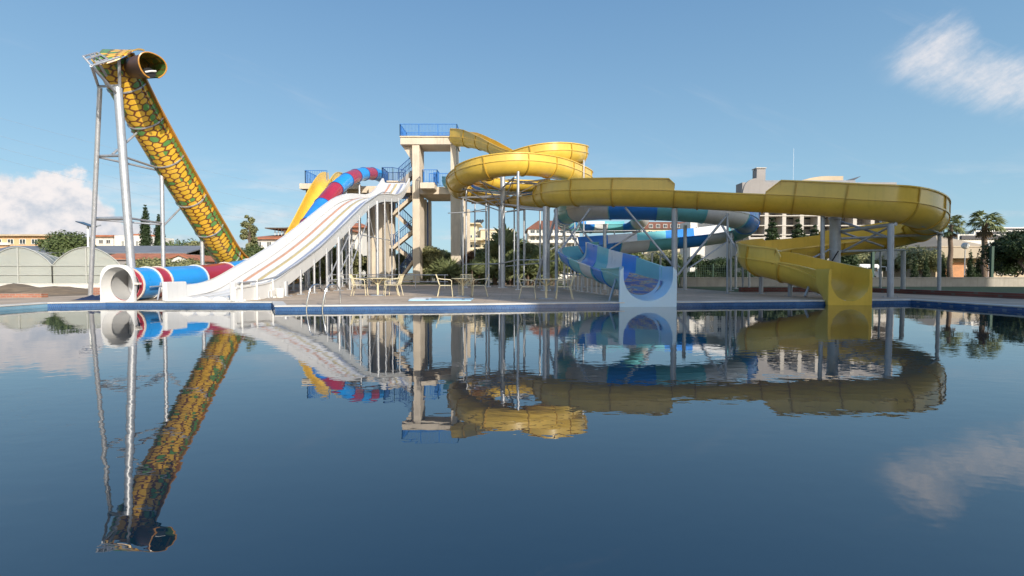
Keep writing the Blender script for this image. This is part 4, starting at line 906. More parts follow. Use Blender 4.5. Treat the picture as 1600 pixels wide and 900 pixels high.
# note: a chair at rz=0 faces -Y; its back is at +Y
t = thing('plastic_bucket', 'round white plastic bucket standing under the white slide', 'bucket', (ax(436.5, 19.6), 19.6, .152))
mb = MB(); mb.tube([(0, 0, 0), (0, 0, .33)], .14, 22, .175, cap=False); mb.tube([(0, 0, .01), (0, 0, .33)], .13, 22, .165, cap=False); mb.build('body', M['white_plastic'], t, True)
MB().tube([(.175*math.cos(a), .175*math.sin(a), .33) for a in [2*math.pi*k/24 for k in range(25)]], .012, 6).build('rim', M['white_plastic'], t, True)
MB().tube([(0, 0, .0), (0, 0, .012)], .138, 20).build('base', M['white_plastic'], t, True)
t = thing('concrete_block', 'white square footing block beside the bucket under the slide', 'block', (ax(421, 19.2), 19.2, .152))
MB().box(-.15, .15, -.15, .15, 0, .30).build('block', M['coping'], t, bevel=.02); MB().box(-.10, .10, -.10, .10, .302, .33).build('plate', M['steel'], t)
c0, c1 = gz(640, 471.3), gz(737, 467.2)
t = thing('diving_board', 'pale blue flat board lying on the deck at the pool edge', 'board', (0, 0, .152))
y0_, y1_ = 17.0, 18.1
MB().box(ax(641, 17.4), ax(737, 17.4), 17.05, 18.2, 0, .045).build('board', M['pale_blue'], t, bevel=.015)
for px in (668, 724): MB().tube([(ax(px, 17.3), 17.2, .046), (ax(px, 17.3), 17.2, .07)], .05, 12).build('fixing', M['dark'], t, True)
MB().box(ax(640, 17.4), ax(668, 17.4), 17.3, 18.3, .046, .06).build('flap', M['white_plastic'], t, bevel=.005)
# crumpled tarpaulin
rows = []; r3 = random.Random(5)
for i in range(22):
    u = i/21; rows.append([Vector((-15.2+2.0*u*.75, 17.55+.9*k/9, .155+max(0, .15*math.sin(math.pi*u)*math.sin(math.pi*k/9)*(1+.5*r3.uniform(-1, 1))))) for k in range(10)])
mb = MB(); mb.quadgrid(rows); tag(mb.build('tarpaulin', M['cloth'], None, True, 70), 'crumpled dark navy tarpaulin at the pool edge left of the round funnel', 'tarpaulin')
# pipe handrail across the deck behind the tables
t = thing('pipe_rail', 'thin white pipe rail across the deck behind the garden tables', 'railing', (0, 0, 0))
mb = MB(); ya = 30.5
mb.tube([(-11, ya, .98), (ax(700, ya), ya, .96)], .025, 8); mb.build('top_pipe', M['steel'], t, True)
mb = MB(); mb.tube([(-11, ya, .58), (ax(700, ya), ya, .56)], .02, 8); mb.build('lower_pipe', M['steel'], t, True)
for k in range(5): MB().tube([(-11+k*1.75, ya, .15), (-11+k*1.75, ya, .98)], .028, 8).build('post', M['steel'], t, True)
for lb, px, D in (('large grey boulder on the deck beside the stair foot', 612, 40), ('small grey boulder on the deck under the white slide', 553, 33)):
    r4 = random.Random(int(px)); import bmesh
    me = bpy.data.meshes.new('boulder'); bm = bmesh.new(); bmesh.ops.create_icosphere(bm, subdivisions=3, radius=.5)
    for v in bm.verts: v.co *= 1+.12*math.sin(v.co.x*7+v.co.y*5)+r4.uniform(-.03, .03); v.co.z *= .6
    bm.to_mesh(me); bm.free(); me.materials.append(M['concrete_grey']); o = bpy.data.objects.new('boulder', me); col.objects.link(o); o.location = (ax(px, D), D, .30); tag(o, lb, 'boulder')

# ------------------------------------------------------------------ foliage builders
def leaf_quads(rs_, C, size, aspect=1.7, out=None):
    n = len(C); a = rs_.normal(size=(n, 3)); nrm_ = rs_.normal(size=(n, 3))*.55+(out if out is not None else 0)+np.array([0, 0, .25]); nrm_ /= np.linalg.norm(nrm_, axis=1)[:, None]; a -= nrm_*(a*nrm_).sum(1)[:, None]; a /= np.linalg.norm(a, axis=1)[:, None]; b = np.cross(nrm_, a)
    s = size*(0.6+0.8*rs_.random((n, 1))); A = a*s*aspect*.5; B = b*s*.5
    V = np.stack([C-A, C+B*.9, C+A, C-B*.9], axis=1).reshape(-1, 3); return V, np.arange(4*n).reshape(-1, 4)
def blobs(rs_, kind, h, w, base):
    out = []
    if kind == 'round':
        for k in range(26):
            d = rs_.normal(size=3); d /= np.linalg.norm(d); d[2] = abs(d[2])*1.1-.25; r = .58*rs_.random()**.3
            out.append((d[0]*w*.5*r*1.5, d[1]*w*.5*r*1.5, base+(h-base)*(.45+.45*d[2]*r*1.5), w*.17*rs_.uniform(.7, 1.3)))
    elif kind == 'bush':
        for k in range(16): a = rs_.random()*6.28; q = rs_.random()**.5; zz = rs_.random(); out.append((math.cos(a)*w*.36*q*(1.15-.6*zz), math.sin(a)*w*.36*q*(1.15-.6*zz), base+(h-base)*(.12+.75*zz), w*.17*rs_.uniform(.7, 1.2)))
    elif kind == 'column':
        for k in range(26): zz = k/25; q = w*.5*math.sin(math.pi*min(1, .12+zz*.86))**.65; a = rs_.random()*6.28; out.append((math.cos(a)*q*.16, math.sin(a)*q*.16, base+(h-base)*zz*.97, q*.84+.04))
    elif kind == 'spike':
        for k in range(26): zz = k/25; q = w*.5*(1-zz*.9)*(1 if zz > .08 else .7); a = rs_.random()*6.28; out.append((math.cos(a)*q*.3, math.sin(a)*q*.3, base+(h-base)*zz*.97, q*.8+.03))
    elif kind == 'tall':
        for k in range(24): zz = k/23; q = w*.5*(math.sin(math.pi*(.1+.82*zz))**.6); a = rs_.random()*6.28; out.append((math.cos(a)*q*.55, math.sin(a)*q*.55, base+(h-base)*zz*.95, q*.5*rs_.uniform(.6, 1.2)))
    elif kind == 'pine':
        for k in range(13):
            zz = k/12; q = w*.5*(1-zz)**.8+.10
            for j in range(6): a = j*1.05+k*.5+rs_.random()*.5; u = rs_.uniform(.25, .75); out.append((math.cos(a)*q*u, math.sin(a)*q*u, base+(h-base)*zz*.95-q*.15*u, q*.30+.09))
    return out
def tree_mesh(kind, h, w, base, n, size, seed, lm, name, label, cat, group=None, trunk=.12):
    rs_ = np.random.default_rng(seed); B = blobs(rs_, kind, h, w, base); vol = np.array([b[3]**2 for b in B]); pick = rs_.choice(len(B), n, p=vol/vol.sum())
    BB = np.array(B)[pick]; d = rs_.normal(size=(n, 3)); d /= np.linalg.norm(d, axis=1)[:, None]; rad = rs_.random((n, 1))**.45*1.12
    C = BB[:, :3]+d*BB[:, 3:4]*rad*np.array([1, 1, .85]); C[:, 2] = np.maximum(C[:, 2], .03)
    ctr = np.array([0, 0, base+(h-base)*.4]); o2 = C-ctr; o2 /= np.linalg.norm(o2, axis=1)[:, None]+1e-6; V, F = leaf_quads(rs_, C, size, out=d*.6+o2*.6); t = thing(name, label, cat, group=group); npmesh('crown', V, F, lm, t)
    mb = MB(); top = base+(h-base)*(.45 if kind == 'round' else .8)
    bend = [(0, 0, -.1), (.03*w*rs_.normal(), .03*w*rs_.normal(), top*.35), (.04*w*rs_.normal(), .04*w*rs_.normal(), top*.7), (0, 0, top)]; mb.tube(bend, trunk, 8, trunk*.35)
    if kind in ('round', 'bush', 'tall'):
        for k in range(7):
            b = B[int(rs_.integers(len(B)))]; z0 = top*(.3+.5*rs_.random()); mb.tube([(0, 0, z0), (b[0]*.5, b[1]*.5, (z0+b[2])/2+.1), (b[0], b[1], b[2])], trunk*.4, 6, trunk*.12)
    mb.build('trunk', M['bark'], t, True); return t
def put(proto, px, D, sc_=1.0, rz=0.0, label=None, first=False, z=G):
    o = proto if first else copy_tree(proto); o.location = (ax(px, D), D, z); o.scale = (sc_,)*3 if not isinstance(sc_, tuple) else sc_; o.rotation_euler = (0, 0, rz)
    if label: o['label'] = label
    return o
def fan_leaf(mb, base, d, L, spread, nseg, droop, r_):
    """one palmate leaf: a stalk and a fan of narrow blades"""
    d = Vector(d).normalized(); side = d.cross(Vector((0, 0, 1)))
    side = side.normalized() if side.length > .05 else Vector((1, 0, 0)); up = side.cross(d)
    hub = base+d*L*.5+Vector((0, 0, -droop*.15)); mb.bar(base, hub, L*.025)
    for k in range(nseg):
        a = spread*(k/(nseg-1)-.5); v = d*math.cos(a)+side*math.sin(a)+up*r_.uniform(-.12, .12); ln = L*.55*(1-.3*abs(a)/spread)*r_.uniform(.85, 1.1)
        tip = hub+v*ln+Vector((0, 0, -droop*ln*r_.uniform(.5, 1.1))); mid = hub+v*ln*.55+Vector((0, 0, -droop*ln*.12)); w_ = L*.045; wv = v.cross(up).normalized()*w_
        mb.poly([hub, mid+wv, tip, mid-wv])
def fan_palm(name, label, h, spread, seed, nl=34, L=1.5, trunk_r=.2, dead=True, group=None):
    r_ = random.Random(seed); t = thing(name, label, 'palm tree' if h > 3 else 'shrub', group=group); mb = MB(); top = Vector((0, 0, h))
    for k in range(nl):
        a = r_.uniform(0, 6.28); e = math.asin(r_.uniform(-.55, .95)) if h > 3 else r_.uniform(.15, 1.35); d = (math.cos(a)*math.cos(e), math.sin(a)*math.cos(e), math.sin(e))
        fan_leaf(mb, top+Vector((0, 0, r_.uniform(-.25, .1))), d, L*r_.uniform(.8, 1.1), R(150), 13, .55 if h > 3 else .25, r_)
    mb.build('crown', M['leaf_palm'], t)
    if dead:
        md = MB()
        for k in range(16):
            a = r_.uniform(0, 6.28); d = (math.cos(a)*.55, math.sin(a)*.55, -.85); fan_leaf(md, top+Vector((0, 0, -.3)), d, L*.7, R(100), 7, .3, r_)
        md.build('dead_leaves', M['leaf_dry'], t)
    tk = MB(); n = 14; pts = [(0.05*math.sin(i), 0, -.05+(h+.1)*i/n) for i in range(n+1)]; tk.tube(pts, trunk_r*1.15, 12, trunk_r*.8); tk.build('trunk', M['palm_bark'], t, True); return t
def yucca(name, label, h, seed, group, n=60, lm='leaf_palm'):
    """clump of sword leaves"""
    r_ = random.Random(seed); t = thing(name, label, 'shrub', group=group); mb = MB()
    heads = [Vector((r_.uniform(-.5, .5), r_.uniform(-.4, .4), h*r_.uniform(.25, .75))) for _ in range(5)]
    for hd_ in heads:
        for k in range(n):
            a = r_.uniform(0, 6.28); e = r_.uniform(-.3, 1.4); d = Vector((math.cos(a)*math.cos(e), math.sin(a)*math.cos(e), math.sin(e))); L = r_.uniform(.45, .85); s = d.cross(Vector((0, 0, 1))).normalized()*.035
            mid = hd_+d*L*.5; tip = hd_+d*L+Vector((0, 0, -.22*L)); mb.poly([hd_-s*.4, mid-s, tip, mid+s, hd_+s*.4])
    mb.build('crown', M[lm], t); tk = MB()
    for hd_ in heads: tk.tube([(hd_.x*.3, hd_.y*.3, -.05), (hd_.x*.8, hd_.y*.8, hd_.z*.6), tuple(hd_)], .06, 7, .04)
    tk.build('trunk', M['palm_bark'], t, True); return t

# ------------------------------------------------------------------ planting behind the deck
g1 = 'leafy shrubs in the bed behind the deck'
bushA = tree_mesh('bush', 2.5, 2.6, .05, 5200, .11, 21, M['leaf'], 'leafy_shrub', 'x', 'shrub', g1, .05)
bushB = tree_mesh('bush', 2.9, 2.4, .05, 5200, .10, 22, M['leaf_olive'], 'leafy_shrub', 'x', 'shrub', g1, .05)
bushC = tree_mesh('bush', 2.6, 2.0, .05, 4200, .10, 23, M['leaf_rust'], 'leafy_shrub', 'x', 'shrub', g1, .05)
yu = yucca('yucca_clump', 'x', 1.9, 31, 'spiky palm-like clumps in the bed behind the deck')
fp = fan_palm('dwarf_palm', 'x', 1.0, 1, 41, 26, 1.3, .16, False, 'dwarf fan palms in the bed behind the deck')
UB = {id(bushA): 0, id(bushB): 0, id(bushC): 0, id(yu): 0, id(fp): 0}
def pb(pr, px, D, s, lb):
    f = UB[id(pr)] == 0; UB[id(pr)] = 1; put(pr, px, D, s*1.15, rnd.uniform(0, 6.28), lb, first=f, z=.12)
for pr, px, D, s, lb in (
    (bushA, 448, 45, .95, 'green shrub seen between the posts under the white slide, farthest left'),
    (bushA, 478, 43, 1.05, 'green shrub right of the first thick post under the white slide'),
    (bushB, 505, 43.5, 1.0, 'olive green shrub behind the pool ladder, under the white slide'),
    (bushA, 528, 44.5, 1.15, 'tall green shrub behind the middle of the white slide posts'),
    (bushB, 551, 43, .95, 'olive green shrub left of the grey column under the slide'),
    (bushA, 572, 51, .95, 'green shrub just left of the big tower pier'),
    (bushA, 597, 55, 1.0, 'green shrub behind the foot of the tower stair landing'),
    (bushB, 628, 53, 1.0, 'olive shrub seen under the lowest stair flight'),
    (bushB, 681, 52, 1.1, 'olive shrub right of the left tower pier'),
    (yu, 690, 46, 1.5, 'spiky clump between the two tower piers, low and reddish at its foot'),
    (bushA, 701, 53, 1.1, 'green shrub just left of the right tower pier'),
    (bushC, 738, 45, 1.0, 'rusty brown shrub just right of the right tower pier'),
    (bushA, 756, 42, .95, 'dark green shrub behind the spiral slide posts'),
    (yu, 776, 40, 1.25, 'spiky yucca clump left of the thick steel mast'),
    (bushB, 770, 46, 1.15, 'olive shrub behind the thick steel mast'),
    (yu, 797, 39.5, 1.35, 'spiky yucca clump right of the thick steel mast'),
    (bushA, 812, 44, 1.1, 'green shrub beside the beige apartment block'),
    (yu, 824, 39, 1.4, 'spiky yucca clump left of the third garden table'),
    (fp, 846, 40, 1.25, 'dwarf fan palm above the garden table nearest the blue slide'),
    (bushB, 862, 42, 1.05, 'olive shrub under the first bend of the blue slide'),
    (fp, 788, 46, 2.0, 'taller fan palm poking up behind the yucca clumps'),
    (bushA, 990, 39, .95, 'green shrub under the blue slide, left of the dark hedge'),
    (bushB, 965, 40, 1.0, 'olive shrub behind the white band of the blue slide'),
    (bushA, 466, 48, 1.0, 'green shrub at the far left of the bed, beyond the thick slide posts'),
    (bushB, 490, 48, 1.0, 'olive shrub beyond the second pair of slide posts'),
    (bushA, 516, 48.5, 1.05, 'green shrub beyond the pool ladder'),
    (bushB, 540, 48, 1.1, 'olive shrub beyond the small boulder'),
    (bushB, 672, 48, 1.1, 'olive shrub touching the foot of the left tower pier'),
    (bushA, 692, 57, 1.25, 'tall green shrub far behind the gap between the tower piers'),
    (yu, 703, 45, 1.3, 'spiky clump touching the foot of the right tower pier'),
    (bushA, 746, 48, 1.15, 'green shrub below the solar heaters of the pale yellow block'),
    (bushB, 783, 48, 1.2, 'olive shrub directly behind the thick mast'),
    (bushA, 800, 42, 1.0, 'green shrub between two thin posts right of the mast'),
    (bushB, 828, 45, 1.15, 'olive shrub in front of the brown roofed block'),
    (bushA, 846, 47, 1.15, 'green shrub left of the double slide post'),
    (yu, 740, 40, 1.25, 'spiky clump right of the middle garden table'),
    (yu, 858, 38.8, 1.3, 'spiky clump beside the double slide post'),
    (bushA, 915, 41, .9, 'green shrub behind the cluster of short posts'),
    (bushA, 940, 41, .95, 'green shrub right of the cluster of short posts')):
    pb(pr, px, D, s, lb)
hg = tree_mesh('bush', 2.7, 2.2, .05, 6000, .09, 26, M['leaf_dark'], 'hedge_shrub', 'x', 'shrub', 'dark clipped hedge shrubs behind the low wall', .06)
HG = [(1028, 39, 'dark hedge shrub nearest the blue slide'), (1058, 38.5, 'dark hedge shrub behind the thick steel post'), (1090, 38.3, 'dark hedge shrub in the middle of the dark hedge'), (1118, 38.2, 'dark hedge shrub below the blue band of the winding slide'), (1146, 38, 'dark hedge shrub touching the left bend of the yellow chute'), (1176, 39, 'dark hedge shrub behind the left bend of the yellow chute')]
for i, (px, D, lb) in enumerate(HG): put(hg, px, D, (1.05, 1, .98+.04*(i % 3)), i*1.3, lb, first=(i == 0))
# conifers in front of the hotel
cf = tree_mesh('pine', 5.9, 3.9, .3, 9000, .14, 51, M['leaf_dark'], 'conifer', 'x', 'tree', 'dark conifers in front of the hotel', .12)
for i, (px, D, s, lb) in enumerate(((1206, 45, 1.02, 'dark conifer in front of the hotel, nearest the blue slide'), (1245, 45, 1.0, 'dark conifer in front of the hotel, the middle one'), (1272, 46, .93, 'smaller dark conifer left of the thick grey mast'), (1322, 47, .9, 'dark conifer just right of the thick grey mast'))): put(cf, px, D, s, i*2.1, lb, first=(i == 0))
rt = tree_mesh('round', 3.3, 3.4, .4, 6500, .12, 61, M['leaf_olive'], 'broadleaf_tree', 'x', 'tree', 'broadleaf trees behind the bus', .1)
for i, (px, D, s, lb) in enumerate(((1335, 66, 1.3, 'olive green tree behind the small bus'), (1376, 68, 1.45, 'olive green tree right of the bus'), (1408, 62, 1.4, 'olive green tree behind the two grey posts'), (1215, 52, 1.0, 'olive green tree low behind the left yellow bend'), (1438, 55, 1.25, 'larger olive tree left of the small cypresses'), (895, 56, 1.0, 'olive tree far behind the cluster of short posts'), (885, 62, 1.1, 'olive tree in front of the brown roofed block'), (1040, 56, 1.2, 'olive tree above the dark hedge beside the long red roof'), (1005, 60, 1.0, 'olive tree left of the long red roof building'))): put(rt, px, D, s, i*1.7, lb, first=(i == 0))
sp = tree_mesh('spike', 3.0, .95, .05, 3200, .07, 71, M['leaf_dark'], 'small_cypress', 'x', 'tree', 'small pointed cypresses behind the garden wall', .05)
for i, (px, D, s, lb) in enumerate(((1429, 42, .82, 'small cypress left of the grey slide post'), (1447, 42, .84, 'small cypress right of its shorter twin, beyond the grey post'), (1473, 44, .95, 'small cypress by the trunk of the shorter palm'), (1516, 42, 1.0, 'small cypress left of the tall palm, the taller of a pair'), (1527, 42.5, .88, 'small cypress touching the tall palm trunk, the shorter of a pair'))): put(sp, px, D, s, i, lb, first=(i == 0))
p = fan_palm('palm_tree', 'tall fan palm with a full round crown on the right', az(347, 48), 1, 81, 34, 1.75, .24); p.location = (ax(1537, 48), 48, 0)
p = fan_palm('palm_tree', 'shorter fan palm half hidden behind the big yellow bend', az(352, 52), 1, 82, 30, 1.5, .22); p.location = (ax(1484, 52), 52, 0)
p = tree_mesh('round', 5.4, 4.6, .5, 11000, .13, 91, M['leaf_dark'], 'broadleaf_tree', 'large dark tree at the right edge behind the wall', 'tree', None, .2); p.location = (ax(1597, 41), 41, G)
p = tree_mesh('round', 3.0, 3.2, .2, 6000, .11, 92, M['leaf_dark'], 'broadleaf_tree', 'low dark tree against the white market building at the far right', 'tree', None, .1); p.location = (ax(1585, 43), 43, G)
# left background
p = tree_mesh('column', az(318, 70), 1.5, .2, 12000, .12, 101, M['leaf_dark'], 'cypress', 'taller narrow cypress between the snake slide poles', 'tree', None, .15); p.location = (ax(229, 70), 70, G)
p = tree_mesh('column', az(333, 72), 1.5, .2, 12000, .12, 102, M['leaf_dark'], 'cypress', 'shorter narrow cypress right of the taller one', 'tree', None, .15); p.location = (ax(250, 72), 72, G)
p = tree_mesh('tall', az(335, 60), 2.2, 1.0, 6500, .15, 103, M['leaf_olive'], 'poplar', 'tall slim poplar left of the red roofed house', 'tree', None, .15); p.location = (ax(390, 60), 60, G)
for i, (px, D, zt, w, lb, nm, lm) in enumerate(((106, 60, 351, 5.6, 'dark green round tree beside the apricot building', 'broadleaf_tree', 'leaf_mid'), (84, 62, 356, 4.0, 'dark green tree touching the apricot building', 'broadleaf_tree', 'leaf_mid'), (46, 88, 358, 6, 'thin tree behind the apricot building roof', 'broadleaf_tree', 'leaf_olive'), (70, 90, 362, 4, 'small thin tree right behind the apricot building', 'broadleaf_tree', 'leaf_olive'),
        (282, 68, 360, 7.5, 'broad green tree right of the cypresses', 'broadleaf_tree', 'leaf_mid'), (302, 64, 368, 4.5, 'low green tree left of the snake belly', 'broadleaf_tree', 'leaf_olive'), (185, 66, 386, 4.0, 'small green tree below the white houses', 'broadleaf_tree', 'leaf_olive'), (240, 44, 400, 3.4, 'grey green bush in front of the long red roof', 'broadleaf_tree', 'leaf_olive'), (218, 40, 410, 2.6, 'low bush between the funnel and the red roof', 'broadleaf_tree', 'leaf_olive'), (298, 42, 404, 3.0, 'green bush right of the gabled white shed', 'broadleaf_tree', 'leaf_olive'),
        (385, 44, 384, 3.4, 'green tree where the snake slide meets the white slide', 'broadleaf_tree', 'leaf_mid'), (403, 50, 380, 3.6, 'green tree at the foot of the poplar', 'broadleaf_tree', 'leaf_mid'), (355, 60, 372, 5.0, 'green tree behind the lower end of the snake slide', 'broadleaf_tree', 'leaf_mid'), (330, 70, 384, 5.0, 'low tree seen under the snake belly', 'broadleaf_tree', 'leaf_olive'))):
    p = tree_mesh('round', az(zt, D), w, .3, 9000, .14*D/50, 200+i, M[lm], nm, lb, 'tree', None, .12); p.location = (ax(px, D), D, G)

# ------------------------------------------------------------------ buildings
def windows(par, x0, x1, y, z0, z1, n, wm='wall_white', frac=.5, nm='window', th=.06, sill=True):
    w = (x1-x0)/n
    for k in range(n):
        c = x0+w*(k+.5); h = w*frac/2; mb = MB(); e = .07
        mb.box(c-h-e, c+h+e, y-th, y-.002, z1, z1+e); mb.box(c-h-e, c-h, y-th, y-.002, z0, z1); mb.box(c+h, c+h+e, y-th, y-.002, z0, z1); mb.box(c-h-e, c+h+e, y-th-.05, y-.002, z0-e, z0); mb.box(c-.03, c+.03, y-th, y-.022, z0, z1)
        f = mb.build(nm, M[wm], par); MB().box(c-h+.002, c+h-.002, y-.02, y-.003, z0+.002, z1-.002).build('pane', M['glass'], f)
def hip(par, x0, x1, y0, y1, z, h, m, o=.5, name='roof'):
    mb = MB(); x0 -= o; x1 += o; y0 -= o; y1 += o; d = min((y1-y0)/2, (x1-x0)/2); ym = (y0+y1)/2
    P = [(x0, y0, z), (x1, y0, z), (x1, y1, z), (x0, y1, z), (x0+d, ym, z+h), (x1-d, ym, z+h)]
    Q = [(a, b, c-.15) for a, b, c in P[:4]]
    for f in ((0, 1, 5, 4), (1, 2, 5), (2, 3, 4, 5), (3, 0, 4)): mb.poly([P[i] for i in f])
    for i in range(4): j = (i+1) % 4; mb.poly([Q[i], Q[j], P[j], P[i]])
    mb.poly(Q[::-1]); return mb.build(name, m, par)
def gable(par, x0, x1, y0, y1, z, h, m, o=.3):
    mb = MB(); ym = (y0+y1)/2; mb2 = [(y0-o, z), (ym, z+h), (y1+o, z), (y1+o, z-.12), (ym, z+h-.14), (y0-o, z-.12)]
    rows = [[Vector((x, a, b)) for a, b in mb2] for x in (x0-o, x1+o)]; mb.quadgrid(rows, closed_u=True); mb.poly(rows[0]); mb.poly(rows[1][::-1]); return mb.build('roof', m, par)
def bldg(name, label, D, px0, px1, ztop, depth, m, cat='building'):
    t = thing(name, label, cat, (0, 0, 0)); x0, x1 = ax(px0, D), ax(px1, D); MB().box(x0, x1, D, D+depth, 0, ztop).build('wall', M[m], t); return t, x0, x1
t, a, b = bldg('flat_roofed_house', 'apricot flat-roofed house behind the greenhouse at the far left', 80, -60, 75, az(369, 80), 9, 'wall_orange', 'house')
MB().box(a-.3, b+.5, 79.4, 89.4, az(369, 80)+.003, az(367, 80)+.05).build('roof', M['wall_tan'], t); windows(t, ax(-10, 80), b-1, 80, az(381, 80), az(374, 80), 4, frac=.45)
MB().box(a, ax(18, 80), 79.6, 79.998, az(383, 80), az(379, 80)).build('balcony', M['wall_white'], t)
t, a, b = bldg('white_house', 'small white house left of the pair of snake slide poles', 88, 150, 178, az(370, 88), 8, 'wall_white', 'house')
MB().box(a-.4, b+.4, 87.5, 96.5, az(370, 88)+.003, az(367.5, 88)).build('roof', M['roof_red'], t); windows(t, a+.4, b-.2, 88, az(380, 88), az(375, 88), 2, frac=.5)
t, a, b = bldg('white_house', 'white flat-roofed house between the snake slide poles and the cypress', 86, 180, 224, az(368, 86), 8, 'wall_white', 'house')
windows(t, a+1, b-.5, 86, az(384, 86), az(377, 86), 4, frac=.4); MB().box(a+1.5, a+3.5, 88, 91, az(368, 86)+.003, az(364, 86)).build('stair_head', M['roof_red'], t)
t = thing('long_shed', 'long grey-roofed shed stretching behind the greenhouse', 'shed', (0, 0, 0)); MB().box(-60, ax(308, 60), 58, 66, 0, az(397, 58)).build('wall', M['wall_grey'], t); gable(t, -60, ax(308, 60), 58, 66, az(397, 58)+.15, 1.0, M['roof_grey'])
t = thing('long_shed', 'low shed with a long red tiled roof behind the white funnel', 'shed', (0, 0, 0)); MB().box(ax(163, 50), ax(264, 50), 50, 54, 0, az(406, 50)).build('wall', M['wall_grey'], t); gable(t, ax(163, 50), ax(264, 50), 50, 54, az(406, 50)+.15, .55, M['roof_red'])
t = thing('gabled_shed', 'small whitewashed shed with its gable end towards the pool', 'shed', (0, 0, 0)); x0, x1 = ax(264, 47), ax(299, 47); xm = (x0+x1)/2
MB().prism([(x0, 0), (x1, 0), (x1, az(407, 47)), (xm, az(399.5, 47)), (x0, az(407, 47))], 47, 53).build('wall', M['wall_white'], t)
for s_ in (-1, 1): MB().prism([(xm, az(399.5, 47)+.02), (xm, az(399.5, 47)+.14), (xm+s_*(x1-xm+.3), az(408, 47)+.12), (xm+s_*(x1-xm+.3), az(408, 47))], 46.8, 53.2).build('roof', M['roof_red'], t)
windows(t, x0+.5, x1-.5, 47, az(414, 47), az(409, 47), 2, frac=.4)
# red-roofed house left of tower
D = 68; t = thing('red_roofed_house', 'white house with red tiled roofs and a roof terrace behind the white slide', 'house', (0, 0, 0))
x0, x1 = ax(392, D), ax(480, D); MB().box(x0, x1, D, D+9, 0, az(374, D)).build('wall', M['wall_white'], t); hip(t, x0, x1, D, D+9, az(374, D)+.15, 1.0, M['roof_red'])
windows(t, x0+.5, x1-3.0, D, az(386, D), az(378, D), 3, frac=.38); x2, x3 = ax(436, D), ax(535, D)
MB().box(x2, x3, D+1.5, D+9, az(374, D)+.3, az(358, D)).build('upper_storey', M['wall_white'], t); hip(t, x2, x3, D+1.5, D+9, az(358, D)+.15, 1.3, M['roof_red']); windows(t, x2+.3, x3, D+1.5, az(369, D), az(362, D), 5, frac=.35)
mb = MB(); xt = ax(424, D)
for k in range(6): mb.bar((xt+.1+k*.45, D+1, az(367, D)), (xt+.1+k*.45, D+1, az(357, D)), .07)
mb.bar((xt, D+1, az(363, D)), (x2+1.5, D+1, az(363, D)), .06); mb.build('terrace_rail', M['white_plastic'], t); MB().box(xt-.8, x2+1.6, D, D+5, az(357, D), az(355.5, D)).build('pergola', M['bark'], t)
MB().box(x0+.2, x0+5, D-1.2, D-.003, az(388, D)-.15, az(388, D)).build('balcony', M['wall_white'], t)
D = 74; t, a, b = bldg('red_roofed_house', 'white house with an overhanging red roof seen under the white slide', D, 532, 566, az(356, D), 8, 'wall_white', 'house'); hip(t, a, b, D, D+8, az(356, D)+.15, 1.0, M['roof_red'], .8); windows(t, a, b, D, az(372, D), az(364, D), 4, frac=.35); windows(t, a, b, D, az(390, D), az(381, D), 4, frac=.35)
# beige apartment block
D = 88; t = thing('apartment_block', 'pale yellow flat-roofed apartment block with solar heaters right of the tower', 'building', (0, 0, 0))
x0, x1, x2 = ax(728, D), ax(751, D), ax(802, D)
MB().box(x0, x1, D+1, D+10, 0, az(360, D)).build('wall', M['wall_cream'], t); MB().box(x1+.003, x2, D, D+11, 0, az(359, D)).build('wall', M['wall_cream'], t)
MB().box(x0, ax(744, D), D+1.5, D+8, az(360, D)+.003, az(349, D)).build('penthouse', M['wall_cream'], t); MB().box(x0-.3, ax(750, D), D+.8, D+8.5, az(349, D)+.003, az(347.3, D)).build('roof', M['wall_cream'], t)
MB().box(x1-.2, x2+.2, D-.2, D+11.2, az(359, D)+.003, az(357.5, D)).build('roof', M['wall_white'], t)
for k in range(3):
    xx = ax(738+4*k, D); MB().prism([(xx, az(347, D)), (xx+.2, az(347, D)), (xx+.9, az(341, D)), (xx+.7, az(341, D))], D+2, D+5).build('solar_panel', M['panel'], t)
for zz in (371, 386): windows(t, x1+.6, x2-.4, D, az(zz+1, D), az(zz-8, D), 4, frac=.36, wm='wall_white')
for zz in (374, 389): windows(t, x0+.2, x1-.1, D+1, az(zz, D), az(zz-7, D), 2, frac=.45)
for zz in (375, 390): MB().box(x0-.1, ax(762, D), D-1.2, D-.003, az(zz, D)-.1, az(zz-3, D)).build('balcony', M['wall_cream'], t)
# brown mansard block
D = 92; t = thing('apartment_block', 'grey apartment block with a brown mansard roof behind the thin posts', 'building', (0, 0, 0)); x0, x1 = ax(825, D), ax(905, D)
MB().box(x0, x1, D, D+11, 0, az(358, D)).build('wall', M['wall_white'], t)
MB().prism([(x0-.3, az(358, D)+.003), (x1+.3, az(358, D)+.003), (x1-1.4, az(345, D)), (x0+1.8, az(345, D))], D-.3, D+11).build('roof', M['roof_brown'], t)
for zz in (366, 377, 388, 399):
    windows(t, x0+.3, x1-.3, D, az(zz, D), az(zz-6, D), 8, frac=.62, wm='wall_grey'); MB().box(x0+.1, x1-.1, D-1.0, D-.07, az(zz+2, D)-.1, az(zz-1.2, D)).build('balcony', M['wall_white'], t)
